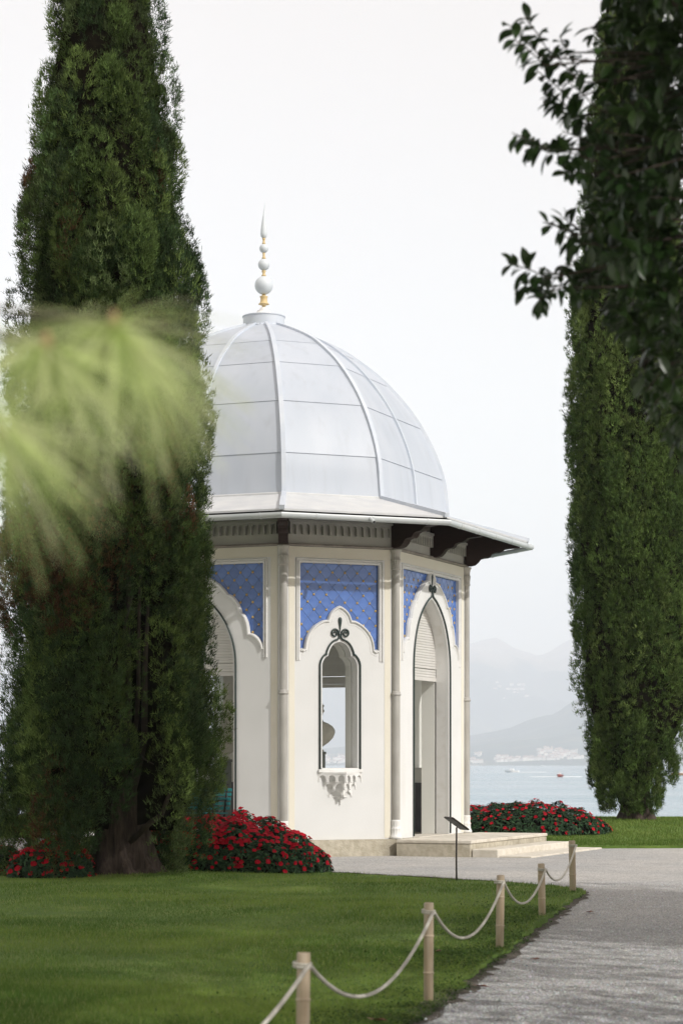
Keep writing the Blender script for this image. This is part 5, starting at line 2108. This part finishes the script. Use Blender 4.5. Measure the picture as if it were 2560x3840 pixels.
# ------------------------------------------------------------------ boats
def lake_at(px, py):
    Y = 8306 * (1.65 - LAKE_Z) / (py - 2866)
    return Vector((brg(px) * Y, Y, LAKE_Z))


def hull(L, B, Hh, m, name='hull'):
    rs = []
    for u in np.linspace(0, 1, 9):
        x = -L / 2 + L * u
        w = B / 2 * (1 - max(0, (u - .45) / .55) ** 2.2) + .01
        sh = .25 * u ** 2
        rs.append([(x, -w, Hh + sh), (x, -w * .85, Hh * .35), (x, 0, -.25 + .3 * max(0, u - .6)), (x, w * .85, Hh * .35), (x, w, Hh + sh), (x, w * .8, Hh + sh - .12), (x, -w * .8, Hh + sh - .12)])
    return MB().rings(rs, True, True).mesh(name, m, False)


p = lake_at(2097, 2914)
b = thing('motorboat', 'dark red motorboat heading in, with one person aboard', 'boat', p, R(-105))
obj('hull', hull(5.2, 1.9, .75, 'boat_red'), b)
obj('windscreen', MB().rings([[(.6, -.7, .75), (.6, .7, .75), (.55, .7, .75), (.55, -.7, .75)], [(.35, -.6, 1.2), (.35, .6, 1.2), (.3, .6, 1.2), (.3, -.6, 1.2)]], True, True).mesh('windscreen', 'boat_white'), b)
obj('engine', MB().bbox(-2.9, -2.5, -.22, .22, .2, 1.1, .06).mesh('engine', 'iron'), b)
obj('seat', MB().bbox(-.9, -.5, -.7, .7, .3, .75, .05).mesh('seat', 'boat_white'), b)
pr = thing('person', 'person in a pale shirt standing at the helm of the red boat', 'person', p + Vector((.15, .2, .30)), R(-105))
mb = MB()
rs = []
for a_, c_, z in ((.17, .12, 0), (.18, .13, .4), (.17, .12, .8), (.20, .12, .95), (.21, .12, 1.15), (.20, .11, 1.32), (.08, .07, 1.42), (.06, .06, 1.48), (.085, .10, 1.55), (.09, .105, 1.63), (.06, .07, 1.72), (.01, .01, 1.75)):
    rs.append([(c_ * math.cos(q), a_ * math.sin(q), z) for q in np.linspace(0, 2 * PI, 14, endpoint=False)])
mb.rings(rs, True, True)
for sgn in (-1, 1):
    mb.tube([(0, sgn * .2, 1.3), (.08, sgn * .27, 1.08), (.32, sgn * .2, 1.0), (.42, sgn * .16, 1.02)], [.06, .05, .042, .035], 8)
obj('body', mb.mesh('body', 'cloth', True), pr)


def wake(name, label, c, pts_, w):
    mb = MB()
    rs = []
    for i, (x, y) in enumerate(pts_):
        ww = w[i]
        rs.append([(x, y - ww, .02), (x, y - ww * .3, .10 + .05 * math.sin(i * 2.1)), (x, y + ww * .4, .14), (x, y + ww, .02)])
    mb.rings(rs, False, False, False)
    obj(name, mb.mesh(name, 'foam'), None, c, label=label, cat='wake', kind='stuff')


wake('boat_wake', 'white wake either side of the red motorboat', p + Vector((0, 6, .02)), [(-9, 3), (-7, 1.5), (-5, 0), (-3, -1.5), (-1, -2.4), (1.5, -2), (4, -.5), (6, .8), (8, 2.0)], [.05, .3, .5, .9, 1.2, 1.0, .6, .3, .05])
p2 = lake_at(1918, 2896)
b2 = thing('speedboat', 'white speedboat in spray near the far shore, left of the red boat', 'boat', p2, R(160))
obj('hull', hull(7.5, 2.5, .9, 'boat_white'), b2)
obj('cabin', MB().bbox(-1.2, 1.2, -.8, .8, .8, 1.9, .2).mesh('cabin', 'boat_white'), b2)
wake('boat_wake', 'long white spray behind the white speedboat', p2 + Vector((3, -2, .02)), [(-4, 0), (-1, -.5), (2, 0), (6, .6), (10, 1.4), (15, 2.2)], [.6, 2.2, 3.2, 2.6, 2.2, .6])
p3 = lake_at(2033, 2876)
b3 = thing('speedboat', 'tiny white boat close under the village shore', 'boat', p3, R(10))
obj('hull', hull(9, 3, 1.2, 'boat_white'), b3)
obj('cabin', MB().bbox(-2, 1.4, -1, 1, 1.1, 2.6, .3).mesh('cabin', 'boat_white'), b3)
p4 = lake_at(2550, 2908)
b4 = thing('wooden_boat', 'varnished wooden boat at the right edge beside the cypress', 'boat', p4, R(175))
obj('hull', hull(7, 2.1, .8, 'boat_wood'), b4)
obj('cabin', MB().bbox(-1.4, .6, -.7, .7, .75, 1.4, .15).mesh('cabin', 'boat_white'), b4)

# ------------------------------------------------------------------ haze over the lake
mb = MB().box(-15500, 15500, -400, 18500, LAKE_Z - 3.6, max(1180, float(VF[..., 2].max()) + 20))
hz = obj('haze', mb.mesh('haze', None), kind='stuff')
hm = bpy.data.materials.new('haze_air')
hm.use_nodes = True
hn = hm.node_tree
for nd in list(hn.nodes):
    if nd.type != 'OUTPUT_MATERIAL':
        hn.nodes.remove(nd)
pv = hn.nodes.new('ShaderNodeVolumePrincipled')
pv.inputs['Color'].default_value = (.915, .937, 1.0, 1)
pv.inputs['Density'].default_value = 1.55e-4
pv.inputs['Anisotropy'].default_value = -0.3
hn.links.new(pv.outputs[0], hn.nodes['Material Output'].inputs['Volume'])
hz.data.materials.append(hm)
